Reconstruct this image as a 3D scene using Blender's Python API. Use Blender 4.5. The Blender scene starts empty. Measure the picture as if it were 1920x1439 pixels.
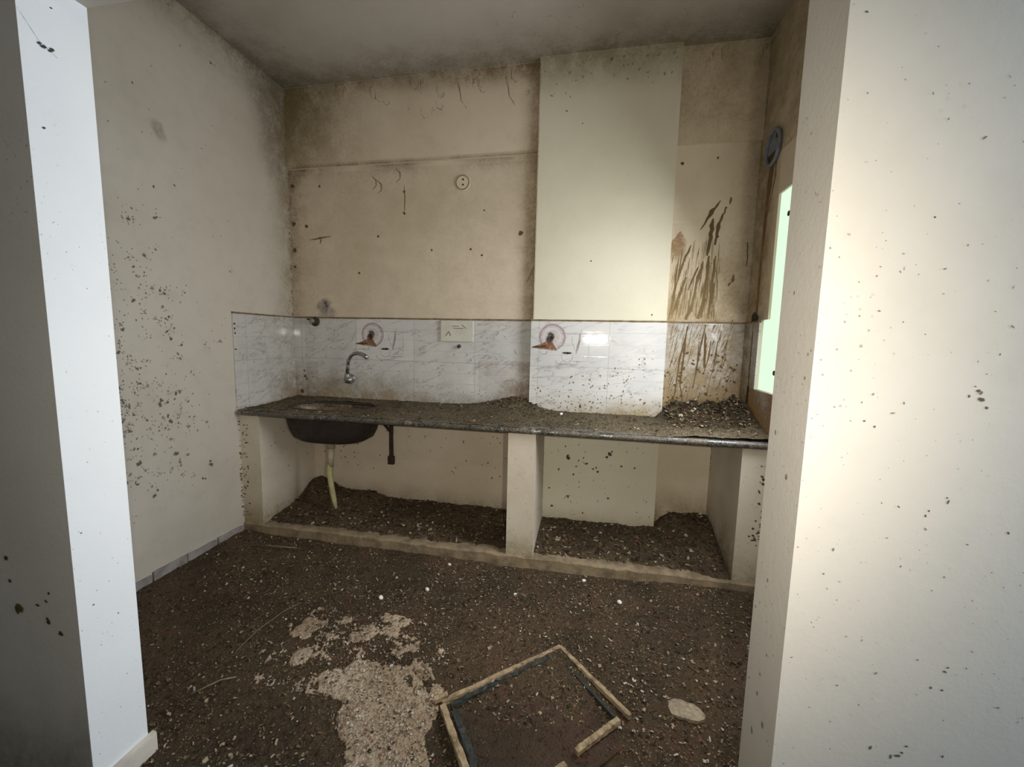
import bpy, bmesh, math, random
import numpy as np
from mathutils import Vector, Matrix
random.seed(7); RNG = np.random.default_rng(7)
SC = bpy.context.scene
COL = SC.collection

# ------------------------------------------------------------------ camera
cam_d = bpy.data.cameras.new('camera'); cam = bpy.data.objects.new('camera', cam_d); COL.objects.link(cam)
R_ = Vector((0.98155575, 0.18989071, 0.02213199)); U_ = Vector((-0.04236931, 0.10318549, 0.99375932)); F_ = Vector((-0.18642197, 0.9763679, -0.10932785))
CAM = Vector((2.2061, -2.7276, 1.3036))
cam.matrix_world = Matrix(((R_.x, U_.x, -F_.x, CAM.x), (R_.y, U_.y, -F_.y, CAM.y), (R_.z, U_.z, -F_.z, CAM.z), (0, 0, 0, 1)))
cam_d.sensor_fit = 'HORIZONTAL'; cam_d.sensor_width = 36; cam_d.lens = 761.74/1920*36; cam_d.clip_start = .02
SC.camera = cam
# ------------------------------------------------------------------ world, lights, exposure
w = bpy.data.worlds.new('world'); SC.world = w; w.use_nodes = True
w.node_tree.nodes['Background'].inputs[0].default_value = (.75, .85, 1, 1); w.node_tree.nodes['Background'].inputs[1].default_value = 1.1
SC.view_settings.view_transform = 'Standard'; SC.view_settings.look = 'None'
SC.view_settings.gamma = 1; SC.view_settings.exposure = 0.18; SC.view_settings.use_curve_mapping = False
SC.cycles.transparent_max_bounces = 24
FLASH = 37.0
for s in (-.5, .5):                     # the twin flash LEDs beside the lens
    l = bpy.data.lights.new('flash', 'SPOT'); l.energy = FLASH; l.color = (1, .93, .80); l.spot_size = math.radians(124); l.spot_blend = 1; l.shadow_soft_size = .016
    o = bpy.data.objects.new('flash', l); COL.objects.link(o)
    m = cam.matrix_world.copy(); m.translation = CAM + R_*(.175*s + .06) + U_*.02; o.matrix_world = m
def area(name, loc, aim, sx, sy, energy, color):
    l = bpy.data.lights.new(name, 'AREA'); l.shape = 'RECTANGLE'; l.size = sx; l.size_y = sy; l.energy = energy; l.color = color
    o = bpy.data.objects.new(name, l); COL.objects.link(o); o.location = loc
    o.rotation_euler = (Vector(aim)-Vector(loc)).to_track_quat('-Z', 'Y').to_euler(); return o
area('hall_window_daylight', (4.42, -2.55, 1.45), (0.84, -1.9, 1.2), .8, 1.3, 25, (.66, .83, 1))   # daylight at the hall window
area('hall_fill_light', (1.6, -3.6, 2.9), (1.6, -2.6, .5), 1.4, .12, 4, (1, .95, .89))             # unseen fill light added to lift the hall side

area('kitchen_window_daylight', (3.125, -.90, 1.56), (0, -1.05, -.3), .60, .98, 27, (.95, .97, 1))            # daylight through the open kitchen window

# ------------------------------------------------------------------ dimensions (metres)
ZT, CD, PD, HK, P, XA, XB, BP, ZB, ZC, W = 1.4286, .56, .524, .060, .0611, 1.8287, 2.6581, .0201, 2.48, 3.0225, 3.131
YN, YF, XL, XR, ZL, H = -1.9214, -1.7745, .838, 2.593, 2.162, .82
XM1, XM2, XP, RP = 1.7707, 1.9275, .144, 2.986
ZF = -.13                               # concrete floor under the debris

# ------------------------------------------------------------------ node helpers
class N:
    def __init__(s, name):
        s.m = bpy.data.materials.new(name); s.m.use_nodes = True; s.t = s.m.node_tree; s.t.nodes.clear()
        s.out = s.t.nodes.new('ShaderNodeOutputMaterial')
        s.pos = s.t.nodes.new('ShaderNodeNewGeometry').outputs['Position']
    def n(s, typ, **kw):
        x = s.t.nodes.new('ShaderNode'+typ)
        for k, v in kw.items(): setattr(x, k, v)
        return x
    def l(s, a, b): s.t.links.new(a, b)
    def setin(s, sock, v):
        if isinstance(v, bpy.types.NodeSocket): s.l(v, sock)
        elif isinstance(v, tuple) and len(v) == 3 and sock.type == 'RGBA': sock.default_value = (*v, 1)
        else: sock.default_value = v
    def math(s, op, a, b=0.0, c=0.0, clamp=False):
        x = s.n('Math', operation=op, use_clamp=clamp)
        for i, v in enumerate((a, b, c)): s.setin(x.inputs[i], v)
        return x.outputs[0]
    def vec(s, scale=(1, 1, 1), rot=(0, 0, 0), loc=(0, 0, 0), src=None):
        x = s.n('Mapping'); s.l(src or s.pos, x.inputs[0]); x.inputs['Scale'].default_value = scale; x.inputs['Rotation'].default_value = rot; x.inputs['Location'].default_value = loc
        return x.outputs[0]
    def noise(s, scale, detail=4, rough=.55, vec=None, dist=0):
        x = s.n('TexNoise'); s.l(vec or s.pos, x.inputs['Vector']); x.inputs['Scale'].default_value = scale; x.inputs['Detail'].default_value = detail
        x.inputs['Roughness'].default_value = rough; x.inputs['Distortion'].default_value = dist; return x.outputs['Fac']
    def vor(s, scale, vec=None, feature='F1', out='Distance', rnd=1):
        x = s.n('TexVoronoi', feature=feature); s.l(vec or s.pos, x.inputs['Vector']); x.inputs['Scale'].default_value = scale; x.inputs['Randomness'].default_value = rnd; return x.outputs[out]
    def step(s, v, a, b, o0=0., o1=1.):
        x = s.n('MapRange', interpolation_type='SMOOTHSTEP'); s.setin(x.inputs[0], v)
        for i, q in enumerate((a, b, o0, o1)): s.setin(x.inputs[i+1], q)
        return x.outputs[0]
    def mix(s, f, a, b):
        x = s.n('Mix', data_type='RGBA'); s.setin(x.inputs[0], f); s.setin(x.inputs[6], a); s.setin(x.inputs[7], b); return x.outputs[2]
    def bump(s, h, strength=.3, dist=.01):
        x = s.n('Bump'); s.setin(x.inputs['Height'], h); x.inputs['Strength'].default_value = strength; x.inputs['Distance'].default_value = dist; return x.outputs[0]
    def bsdf(s, color, rough=.8, metal=0., normal=None, spec=.3):
        b = s.n('BsdfPrincipled'); s.setin(b.inputs['Base Color'], color); s.setin(b.inputs['Roughness'], rough); s.setin(b.inputs['Metallic'], metal)
        b.inputs['Specular IOR Level'].default_value = spec
        if normal is not None: s.l(normal, b.inputs['Normal'])
        s.b = b; return b.outputs[0]
    def done(s, sh): s.l(sh, s.out.inputs[0]); return s.m

def paint(name, base, tint, tscale=1.2, tlo=.42, thi=.68, specks=.35, sscale=38, speck_col=(.12, .105, .08), grime=.25):
    n = N(name)
    big = n.step(n.noise(tscale, 5, .6), tlo, thi)
    c = n.mix(big, base, tint)
    g = n.step(n.noise(9, 7, .7), .45, .8)
    c = n.mix(n.math('MULTIPLY', g, grime), c, tuple(v*.62 for v in tint))
    d = n.vor(sscale); area_ = n.step(n.noise(2.3, 3, .6), .5, .72); rad = n.math('MULTIPLY', n.noise(17, 2), .30)
    sp = n.step(n.math('SUBTRACT', rad, d), 0.0, .05)
    sp = n.math('MULTIPLY', n.math('MULTIPLY', sp, area_), specks)
    c = n.mix(sp, c, speck_col)
    return n.done(n.bsdf(c, .75, normal=n.bump(n.noise(70, 5, .6), .18, .004), spec=.25))

def plain(name, color, rough=.6, metal=0, var=.25, scale=25, bump=.15, spec=.3, dark=None):
    n = N(name); f = n.step(n.noise(scale, 6, .65), .35, .7)
    c = n.mix(f, color, dark or tuple(v*(1-var) for v in color))
    return n.done(n.bsdf(c, rough, metal, n.bump(n.noise(scale*3, 4), bump, .003), spec))

def stain_mat(name, k, scale, soft=.25, stretch=(1, 1, 1)):
    """dirt layer: colour and thickness come from the mesh attribute 'stain', broken up by noise"""
    n = N(name)
    a = n.n('Attribute', attribute_name='stain')
    v = n.vec(scale=stretch)
    nz = n.noise(scale, 6, .65, vec=v)
    f = n.math('ADD', a.outputs['Alpha'], n.math('MULTIPLY', n.math('SUBTRACT', nz, .5), k))
    f = n.step(f, .28, .28+soft); gate = n.step(a.outputs['Alpha'], 0.0, .12)
    f = n.math('MULTIPLY', n.math('MULTIPLY', f, gate), .95)
    nz2 = n.noise(scale*2.5, 4, .6)
    c = n.mix(n.step(nz2, .35, .7), a.outputs['Color'], n.mix(.5, a.outputs['Color'], (.05, .035, .02)))
    b = n.bsdf(c, .85, spec=.15)
    t = n.n('BsdfTransparent'); mx = n.n('MixShader'); n.l(f, mx.inputs[0]); n.l(t.outputs[0], mx.inputs[1]); n.l(b, mx.inputs[2])
    return n.done(mx.outputs[0])

def film_mat(name, k=1.0, scale=7):
    """soft translucent discolouration"""
    n = N(name)
    a = n.n('Attribute', attribute_name='stain'); nz = n.noise(scale, 7, .7); nf = n.noise(scale*7, 5, .7)
    f = n.math('MULTIPLY', a.outputs['Alpha'], n.math('ADD', n.step(nz, .3, .7, .35, 1.15), n.step(nf, .4, .7, -.1, .35)), clamp=True)
    b = n.bsdf(a.outputs['Color'], .85, spec=.15)
    t = n.n('BsdfTransparent'); mx = n.n('MixShader'); n.l(f, mx.inputs[0]); n.l(t.outputs[0], mx.inputs[1]); n.l(b, mx.inputs[2])
    return n.done(mx.outputs[0])

def tile_mat(name, ax):
    """white tile with grey marble veins, fine relief lines and joints; ax = the horizontal axis the wall runs along"""
    n = N(name); sx = n.n('SeparateXYZ'); n.l(n.pos, sx.inputs[0]); u = sx.outputs[ax]; z = sx.outputs[2]
    cb = n.n('CombineXYZ'); n.l(u, cb.inputs[0]); n.l(z, cb.inputs[1])
    v = n.vec(rot=(0, 0, -.30), src=cb.outputs[0]); v = n.vec(scale=(1.5, 5.5, 1), src=v)
    nz = n.noise(1.9, 5, .6, vec=v, dist=.35)
    vein = n.step(n.math('ABSOLUTE', n.math('SUBTRACT', nz, .5)), .0, .016, 1, 0)
    vein = n.math('MULTIPLY', vein, n.step(n.noise(5, 3), .42, .56))
    soft = n.step(n.math('ABSOLUTE', n.math('SUBTRACT', nz, .5)), .0, .06, 1, 0)
    c = n.mix(n.step(n.noise(3, 3), .4, .7), (.60, .59, .57), (.53, .53, .52))
    c = n.mix(n.math('MULTIPLY', soft, .18), c, (.38, .38, .40))
    c = n.mix(n.math('MULTIPLY', vein, .62), c, (.22, .22, .23))
    zz = n.math('SUBTRACT', z, ZT)
    def line(val, period, wd, off=0.):
        r = n.math('PINGPONG', n.math('ADD', val, off), period/2); return n.step(r, wd*.4, wd, 1, 0)
    groove = n.math('MULTIPLY', line(zz, .075, .0035), n.step(n.noise(8, 3), .35, .6, .15, .55))
    joint = n.math('MAXIMUM', line(zz, .3, .003), line(u, .45, .003, -.07 if ax == 0 else .45))
    c = n.mix(groove, c, (.45, .44, .42)); c = n.mix(n.math('MULTIPLY', joint, .55), c, (.36, .33, .28))
    h = n.math('SUBTRACT', 1., n.math('MAXIMUM', groove, joint))
    nm = n.bump(n.math('ADD', h, n.math('MULTIPLY', n.noise(8, 1), .25)), .12, .002)
    return n.done(n.bsdf(c, n.step(n.noise(12, 4), .35, .7, .035, .07), normal=nm, spec=.5))

def soil_mat(name, a, b, light, dark=(.012, .008, .005), warm=(.10, .05, .028), speck=.55):
    n = N(name)
    c = n.mix(n.step(n.noise(2.2, 6, .65), .38, .66), a, b)
    c = n.mix(n.math('MULTIPLY', n.step(n.noise(6, 5, .7), .52, .72), .6), c, warm)
    c = n.mix(n.math('MULTIPLY', n.step(n.noise(45, 6, .75), .50, .66), .8), c, dark)
    f = n.step(n.math('SUBTRACT', n.math('MULTIPLY', n.noise(30, 3), .42), n.vor(95)), 0., .07)
    f = n.math('MULTIPLY', f, n.step(n.noise(7, 4, .6), .36, .62, .1, speck))
    c = n.mix(f, c, light)
    h = n.math('ADD', n.noise(40, 8, .75), n.math('MULTIPLY', n.vor(120), .5))
    return n.done(n.bsdf(c, n.step(n.noise(20, 4), .4, .7, .95, .55), normal=n.bump(h, .9, .02), spec=.25))

M = {}
M['paint'] = paint('cream wall paint', (.66, .57, .45), (.58, .495, .37), specks=.25)
M['paint_left'] = paint('left wall paint', (.54, .50, .43), (.47, .43, .355), tscale=.9, specks=.3, sscale=30)
M['paint_col'] = paint('chimney wall paint', (.645, .61, .49), (.60, .565, .44), specks=.15, grime=.1)
M['paint_front'] = paint('front wall paint', (.60, .565, .51), (.55, .515, .45), specks=.75, sscale=55, speck_col=(.2, .17, .14), grime=.12)
M['rev_daylit'] = paint('reveal with daylight tint', (.84, .855, .865), (.80, .815, .83), specks=.4, sscale=70, speck_col=(.35, .35, .36), grime=.05)  # whiter and bluer than the wall: daylight on the reveal put into its colour
M['paint_low'] = paint('paint under the counter', (.66, .60, .50), (.56, .50, .40), specks=.4)
M['ceil'] = paint('ceiling paint', (.46, .43, .385), (.39, .365, .32), specks=.1, grime=.15)
M['hallp'] = paint('hall wall paint', (.62, .58, .52), (.55, .5, .44), specks=.3)
M['fleck'] = stain_mat('mould flecks', .5, 90, .55)
M['smear'] = stain_mat('mud streaks', 1.0, 60, .3, stretch=(1, 1, .25))
M['film'] = film_mat('dirt and shade film')
M['print'] = film_mat('printed motif', scale=60)
M['tileX'] = tile_mat('marbled tile', 0); M['tileY'] = tile_mat('marbled tile side wall', 1)
M['soil'] = soil_mat('brown debris soil', (.118, .080, .046), (.068, .049, .028), (.46, .39, .28), dark=(.022, .014, .008), warm=(.16, .08, .05), speck=.8)
M['soil2'] = soil_mat('dark damp soil', (.085, .06, .034), (.14, .10, .058), (.30, .26, .19))
M['soil3'] = soil_mat('counter dirt', (.165, .13, .078), (.105, .083, .047), (.46, .42, .34), warm=(.13, .075, .035))
M['soil4'] = soil_mat('dark leaf mud', (.055, .038, .02), (.095, .068, .036), (.26, .22, .15))
M['concrete'] = plain('plinth cement', (.30, .235, .15), .9, var=.5, scale=14, bump=.4)
M['floorc'] = plain('floor cement', (.2, .17, .14), .9)
M['ledge'] = plain('dirty tile edge', (.22, .16, .09), .9, var=.5, scale=30)

def granite():
    n = N('black granite'); f = n.step(n.noise(160, 3), .52, .62); c = n.mix(f, (.035, .033, .03), (.22, .22, .2))
    d = n.step(n.noise(11, 6, .7), .40, .62); c = n.mix(n.math('MULTIPLY', d, .7), c, (.12, .095, .06))
    wv = n.noise(22, 6, .75, vec=n.vec(scale=(1.0, .6, .6)))
    c = n.mix(n.math('MULTIPLY', n.step(wv, .54, .68), .6), c, (.36, .32, .26))
    return n.done(n.bsdf(c, n.step(d, 0, 1, .22, .7), normal=n.bump(n.noise(60, 5), .35, .004), spec=.5))
M['granite'] = granite()
def steel(name, c, r, met=1, grime=(.1, .07, .04), amt=.6):
    n = N(name); d = n.step(n.noise(22, 6, .7), .4, .65); cc = n.mix(n.math('MULTIPLY', d, amt), c, grime)
    return n.done(n.bsdf(cc, n.step(d, 0, 1, r, .8), n.math('MULTIPLY', met, n.math('SUBTRACT', 1., n.math('MULTIPLY', d, .6)))))
M['chrome'] = steel('dull chrome', (.36, .36, .35), .25, amt=.25)
M['sink'] = steel('dirty steel bowl', (.20, .15, .09), .5, met=.35, grime=(.10, .06, .03), amt=.9)
M['sinkout'] = steel('rusty bowl underside', (.045, .035, .032), .55, met=.3, grime=(.03, .018, .014))
M['rust'] = plain('rusty iron', (.06, .042, .03), .8, var=.5, scale=40, bump=.4)
M['pvc'] = plain('yellowed plastic pipe', (.55, .50, .34), .5, var=.3, scale=18)
M['hose'] = plain('yellow waste hose', (.50, .46, .24), .5, var=.35, scale=14)
M['plate'] = plain('cream plastic', (.56, .545, .47), .4, var=.12, scale=12)
M['wood'] = plain('weathered batten', (.40, .31, .19), .85, dark=(.15, .105, .06), scale=28, bump=.5)
M['seal'] = plain('black green gasket', (.025, .032, .028), .5, dark=(.05, .05, .045), scale=30, bump=.4)
M['skirt'] = plain('skirting tile', (.33, .30, .29), .55, dark=(.20, .18, .16), scale=14)
M['skirtw'] = plain('cream skirting', (.66, .60, .52), .6, var=.2, scale=10)
M['litterw'] = plain('dry straw', (.24, .18, .11), .8)
M['white'] = plain('chalky white', (.85, .84, .78), .7, var=.1)
M['black'] = plain('black rubber', (.01, .01, .01), .6)
M['pipegrey'] = plain('blue grey pipe', (.22, .24, .28), .6, var=.4, scale=25)
M['upvc'] = plain('white window frame', (.78, .8, .75), .5, var=.08)
M['stone'] = plain('pale stone', (.38, .32, .23), .9, dark=(.2, .16, .11), scale=60, bump=.8)
M['wall_out'] = M['hallp']
LITTER = [plain('litter tan', (.36, .29, .19), .8), plain('litter brown', (.15, .10, .06), .85), plain('litter dark', (.035, .024, .015), .9),
          plain('litter olive', (.15, .135, .06), .85), plain('litter grey', (.48, .45, .38), .8), plain('litter rust', (.17, .08, .045), .85)]
def glow(name, c, s):
    n = N(name); e = n.n('Emission'); e.inputs[1].default_value = s
    sx = n.n('SeparateXYZ'); n.l(n.pos, sx.inputs[0])
    n.setin(e.inputs[0], n.mix(n.noise(4, 3), c, tuple(min(1, v*1.06) for v in c))); return n.done(e.outputs[0])
M['pane'] = glow('frosted daylight pane', (.74, .95, .72), .92)
M['pane_hall'] = glow('hall daylight pane', (.75, .88, 1), 1.0)

# ------------------------------------------------------------------ object helpers
def mark(o, **kw):
    for k, v in kw.items():
        if v is not None: o[k] = v
    return o
def thing(name, loc, label, cat, group=None):
    o = bpy.data.objects.new(name, None); o.empty_display_size = .05; COL.objects.link(o); o.location = loc
    return mark(o, label=label, category=cat, group=group)
class MB:
    """mesh builder in world metres"""
    def __init__(s): s.v = []; s.f = []; s.mi = []; s.c = {}; s.k = 0; s.smooth = False
    def add(s, vs, fs, mi=0):
        b = len(s.v); s.v += [tuple(p) for p in vs]; s.f += [tuple(b+i for i in f) for f in fs]; s.mi += [mi]*len(fs); return b
    def box(s, x0, x1, y0, y1, z0, z1, mi=0):
        s.add([(x, y, z) for z in (z0, z1) for x, y in ((x0, y0), (x1, y0), (x1, y1), (x0, y1))],
              [(0, 3, 2, 1), (4, 5, 6, 7), (0, 1, 5, 4), (1, 2, 6, 5), (2, 3, 7, 6), (3, 0, 4, 7)], mi); return s
    def bar(s, a, b, w_, h_, up=(0, 0, 1), seg=1, jit=0, mi=0, bev=.15):
        a = Vector(a); b = Vector(b); d = (b-a).normalized(); sd = d.cross(Vector(up)).normalized(); up2 = sd.cross(d)
        prof = [(-1, -1+bev), (-1+bev, -1), (1-bev, -1), (1, -1+bev), (1, 1-bev), (1-bev, 1), (-1+bev, 1), (-1, 1-bev)]
        vs = []; L_ = len(prof)
        for i in range(seg+1):
            c = a.lerp(b, i/seg)
            for (p, q) in prof:
                vs.append(c + sd*p*w_/2*(1+random.uniform(-jit, jit)) + up2*q*h_/2*(1+random.uniform(-jit, jit)))
        fs = [(i*L_+j, i*L_+(j+1) % L_, (i+1)*L_+(j+1) % L_, (i+1)*L_+j) for i in range(seg) for j in range(L_)]
        fs += [tuple(range(L_))[::-1], tuple(seg*L_+j for j in range(L_))]
        s.add(vs, fs, mi); return s
    def tube(s, pts, r, n=12, mi=0, cap=True):
        pts = [Vector(p) for p in pts]; rs = r if isinstance(r, (list, tuple)) else [r]*len(pts); vs = []; prev = None
        for i, p in enumerate(pts):
            d = (pts[min(i+1, len(pts)-1)]-pts[max(i-1, 0)]).normalized()
            if prev is None: a = d.orthogonal().normalized()
            else: a = (prev-d*prev.dot(d)).normalized()
            prev = a; b = d.cross(a)
            vs += [p+(a*math.cos(t)+b*math.sin(t))*rs[i] for t in [2*math.pi*j/n for j in range(n)]]
        fs = [(i*n+j, i*n+(j+1) % n, (i+1)*n+(j+1) % n, (i+1)*n+j) for i in range(len(pts)-1) for j in range(n)]
        if cap: fs += [tuple(range(n))[::-1], tuple((len(pts)-1)*n+j for j in range(n))]
        s.add(vs, fs, mi); return s
    # ---- dirt and painted shade drawn as thin films on a surface: c = point, n = surface normal (axis aligned)
    def frame(s, nrm):
        nrm = Vector(nrm)
        if abs(nrm.z) > .5: return Vector((1, 0, 0)), Vector((0, 1, 0)), nrm
        u = Vector((1, 0, 0)) if abs(nrm.y) > .5 else Vector((0, 1, 0)); return u, Vector((0, 0, 1)), nrm
    def lift(s, nrm): s.k += 1; return nrm*(.0007+(s.k % 400)*3e-6)
    def blob(s, c, nrm, r, col, a=1., asp=1., ang=0., mi=1, irr=.35, n=9):
        u, v, nn = s.frame(nrm); c = Vector(c)+s.lift(nn); ca, sa = math.cos(ang), math.sin(ang)
        vs = [c]; cs = [(*col, a)]
        rr = [1+random.uniform(-irr, irr) for _ in range(n)]
        for k_, al in ((.6, a*.8), (1., 0.)):
            for j in range(n):
                t = 2*math.pi*j/n; x = math.cos(t)*r*rr[j]*k_*asp; y = math.sin(t)*r*rr[j]*k_
                vs.append(c+u*(x*ca-y*sa)+v*(x*sa+y*ca)); cs.append((*col, al))
        fs = [(0, 1+j, 1+(j+1) % n) for j in range(n)]+[(1+j, 1+n+j, 1+n+(j+1) % n, 1+(j+1) % n) for j in range(n)]
        b = s.add(vs, fs, mi)
        for i, q in enumerate(cs): s.c[b+i] = q
    def stroke(s, pts, nrm, col, a=1., mi=2, edge=0.):
        """pts: (point3, width)"""
        u, v, nn = s.frame(nrm); off = s.lift(nn); vs = []; cs = []
        for i, (p, wd) in enumerate(pts):
            p = Vector(p)+off; d = (Vector(pts[min(i+1, len(pts)-1)][0])-Vector(pts[max(i-1, 0)][0])).normalized(); sd = d.cross(nn)
            aa = a if 0 < i < len(pts)-1 else a*.75
            vs += [p-sd*wd/2, p, p+sd*wd/2]; cs += [(*col, edge), (*col, aa), (*col, edge)]
        fs = []
        for i in range(len(pts)-1):
            q = i*3; fs += [(q, q+1, q+4, q+3), (q+1, q+2, q+5, q+4)]
        b = s.add(vs, fs, mi)
        for i, q in enumerate(cs): s.c[b+i] = q
    def patch(s, u0, u1, v0, v1, at, nrm, col, fn, mi=3, n=14):
        """rectangular film; fn(s,t) in 0..1 gives the thickness"""
        u, v, nn = s.frame(nrm); off = s.lift(nn); base = nn*Vector(at).dot(nn) if True else None; vs = []; cs = []
        for j in range(n+1):
            for i in range(n+1):
                p, q = i/n, j/n; vs.append(base+off+u*(u0+(u1-u0)*p)+v*(v0+(v1-v0)*q)); cs.append((*col, max(0, min(1, fn(p, q)))))
        fs = [(j*(n+1)+i, j*(n+1)+i+1, (j+1)*(n+1)+i+1, (j+1)*(n+1)+i) for j in range(n) for i in range(n)]
        b = s.add(vs, fs, mi)
        for i, q in enumerate(cs): s.c[b+i] = q
    def build(s, name, mats, parent=None, smooth=False):
        me = bpy.data.meshes.new(name); loc = Vector((0, 0, 0)); q = parent
        while q is not None: loc = loc+Vector(q.location); q = q.parent
        me.from_pydata([tuple(Vector(p)-loc) for p in s.v], [], s.f)
        if not isinstance(mats, (list, tuple)): mats = [mats]
        for m in mats: me.materials.append(M[m] if isinstance(m, str) else m)
        me.polygons.foreach_set('material_index', s.mi)
        if smooth: me.polygons.foreach_set('use_smooth', [True]*len(s.f))
        if s.c:
            at = me.color_attributes.new('stain', 'FLOAT_COLOR', 'POINT'); arr = np.zeros((len(s.v), 4), np.float32)
            for i, c in s.c.items(): arr[i] = c
            at.data.foreach_set('color', arr.ravel())
        me.update()
        o = bpy.data.objects.new(name, me); COL.objects.link(o)
        if parent is not None: o.parent = parent
        return o
DIRT_SHADE = ['fleck', 'smear', 'film']
def struct(mb, name, mats, parent=None, smooth=False):
    o = mb.build(name, mats, parent, smooth); o['kind'] = 'structure'; return o
NY = (0, -1, 0); NL = (1, 0, 0); NR = (-1, 0, 0)
BR = (.16, .10, .05); DK = (.05, .04, .03); TAN = (.30, .21, .11); MOLD = (.17, .155, .12); OR = (.33, .19, .08)
R1 = random.Random(3)
def gauss(x, c, s): return math.exp(-((x-c)/s)**2)

# vectorised value noise
def vnoise(x, y, seed=0):
    xi = np.floor(x).astype(np.int64); yi = np.floor(y).astype(np.int64); xf = x-xi; yf = y-yi
    def h(a, b):
        q = (a*374761393+b*668265263+seed*974711) & 0xffffffff; q = ((q ^ (q >> 13))*1274126177) & 0xffffffff
        return ((q ^ (q >> 16)) & 0xffff)/65535.
    u = xf*xf*(3-2*xf); v = yf*yf*(3-2*yf)
    return (h(xi, yi)*(1-u)+h(xi+1, yi)*u)*(1-v)+(h(xi, yi+1)*(1-u)+h(xi+1, yi+1)*u)*v
def fbm(x, y, f, o=5, seed=0, g=.55):
    s = 0; a = 1; t = 0
    for i in range(o): s = s+a*vnoise(x*f, y*f, seed+i); t += a; a *= g; f *= 2.03
    return s/t-.5
def terrain(name, x0, x1, y0, y1, step, zf, mat, cut=None):
    nx = int((x1-x0)/step)+1; ny = int((y1-y0)/step)+1
    X, Y = np.meshgrid(np.linspace(x0, x1, nx), np.linspace(y0, y1, ny)); Z = zf(X, Y)
    co = np.stack([X, Y, Z], -1).reshape(-1, 3)
    i = (np.arange(ny-1)[:, None]*nx+np.arange(nx-1)[None, :]).ravel()
    f = np.stack([i, i+1, i+nx+1, i+nx], 1)
    if cut is not None:
        cx = co[f].mean(1); f = f[~cut(cx[:, 0], cx[:, 1])]
    me = bpy.data.meshes.new(name); me.from_pydata(co.tolist(), [], f.tolist()); me.materials.append(M[mat])
    me.polygons.foreach_set('use_smooth', [True]*len(f)); me.update()
    o = bpy.data.objects.new(name, me); COL.objects.link(o); return o
def litter(name, pts, sizes, weights, lift=.004, tilt=.5, asp=(1.0, 3.0)):
    """thousands of flakes, straws and crumbs: pts (n,3)"""
    n = len(pts); V = np.zeros((n, 6, 3)); a = RNG.uniform(0, 2*math.pi, n); L = sizes*RNG.uniform(.6, 1.3, n); Wd = L/RNG.uniform(asp[0], asp[1], n)
    fold = RNG.uniform(-.4, .5, n)*Wd; tx = RNG.normal(0, tilt, n); ty = RNG.normal(0, tilt*.6, n)
    base = [(-.5, -.5, 0), (0, -.5, 1), (.5, -.4, 0), (.5, .5, 0), (0, .45, 1), (-.45, .5, 0)]
    for k, (p, q, r) in enumerate(base):
        x = p*L*RNG.uniform(.8, 1.2, n); y = q*Wd*RNG.uniform(.7, 1.2, n); z = r*fold+tx*x*.6+ty*y
        V[:, k, 0] = pts[:, 0]+x*np.cos(a)-y*np.sin(a); V[:, k, 1] = pts[:, 1]+x*np.sin(a)+y*np.cos(a); V[:, k, 2] = pts[:, 2]+lift+z
    b = np.arange(n)[:, None]*6
    f = np.stack([b+np.array([[0, 1, 4, 5]]), b+np.array([[1, 2, 3, 4]])], 1).reshape(-1, 4)
    me = bpy.data.meshes.new(name); me.from_pydata(V.reshape(-1, 3).tolist(), [], f.tolist())
    for m in LITTER: me.materials.append(m)
    wq = np.array(weights, float); mi = np.repeat(RNG.choice(len(LITTER), n, p=wq/wq.sum()), 2)
    me.polygons.foreach_set('material_index', mi.astype(np.int32)); me.update()
    o = bpy.data.objects.new(name, me); COL.objects.link(o); return o

# ================================================================== SETTING
# back wall
b = MB(); b.box(-.15, W+.15, 0, .15, ZF, ZC+.1)
rev = lambda pts, k: [((x, 0, z), wd*k) for x, z, wd in pts]
S = [[(2.935, 2.156, 2), (2.889, 2.09, 9), (2.827, 1.986, 2)], [(2.99, 2.172, 5), (2.985, 2.13, 3)], [(2.965, 2.118, 6), (2.956, 2.075, 3)],
     [(2.898, 2.053, 3), (2.894, 1.984, 12), (2.889, 1.922, 10), (2.88, 1.834, 5)], [(2.953, 2.082, 3), (2.928, 2.005, 8), (2.918, 1.896, 5)],
     [(2.784, 1.899, 3), (2.742, 1.788, 5), (2.707, 1.642, 4)], [(2.858, 1.802, 3), (2.83, 1.674, 7), (2.811, 1.496, 6)],
     [(2.892, 1.833, 5), (2.881, 1.642, 8), (2.869, 1.46, 6)], [(2.929, 1.833, 3), (2.92, 1.706, 8), (2.917, 1.48, 4)],
     [(2.766, 1.707, 4), (2.73, 1.577, 7), (2.694, 1.451, 4)], [(2.836, 1.771, 3), (2.809, 1.707, 6), (2.784, 1.626, 3)],
     [(2.934, 1.674, 3), (2.92, 1.578, 7), (2.907, 1.454, 5)], [(3.039, 1.721, 5), (3.034, 1.674, 7)], [(3.019, 1.674, 5), (3.014, 1.651, 4)],
     [(3.101, 1.908, 3), (3.107, 1.768, 3)], [(2.711, 1.788, 3), (2.699, 1.577, 6), (2.682, 1.445, 5)], [(2.818, 1.577, 5), (2.78, 1.446, 8)],
     [(2.889, 1.577, 6), (2.851, 1.453, 8)]]
for s_ in S:
    pts = []
    for i in range(len(s_)-1):
        for t in (0, .33, .66): pts.append(tuple(s_[i][k]+(s_[i+1][k]-s_[i][k])*t for k in range(3)))
    pts.append(s_[-1]); pts = [(x+R1.uniform(-.003, .003), z, wd*R1.uniform(.7, 1.3)) for x, z, wd in pts]
    b.stroke(rev(pts, .0042), NY, BR, 1.0)
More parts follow.
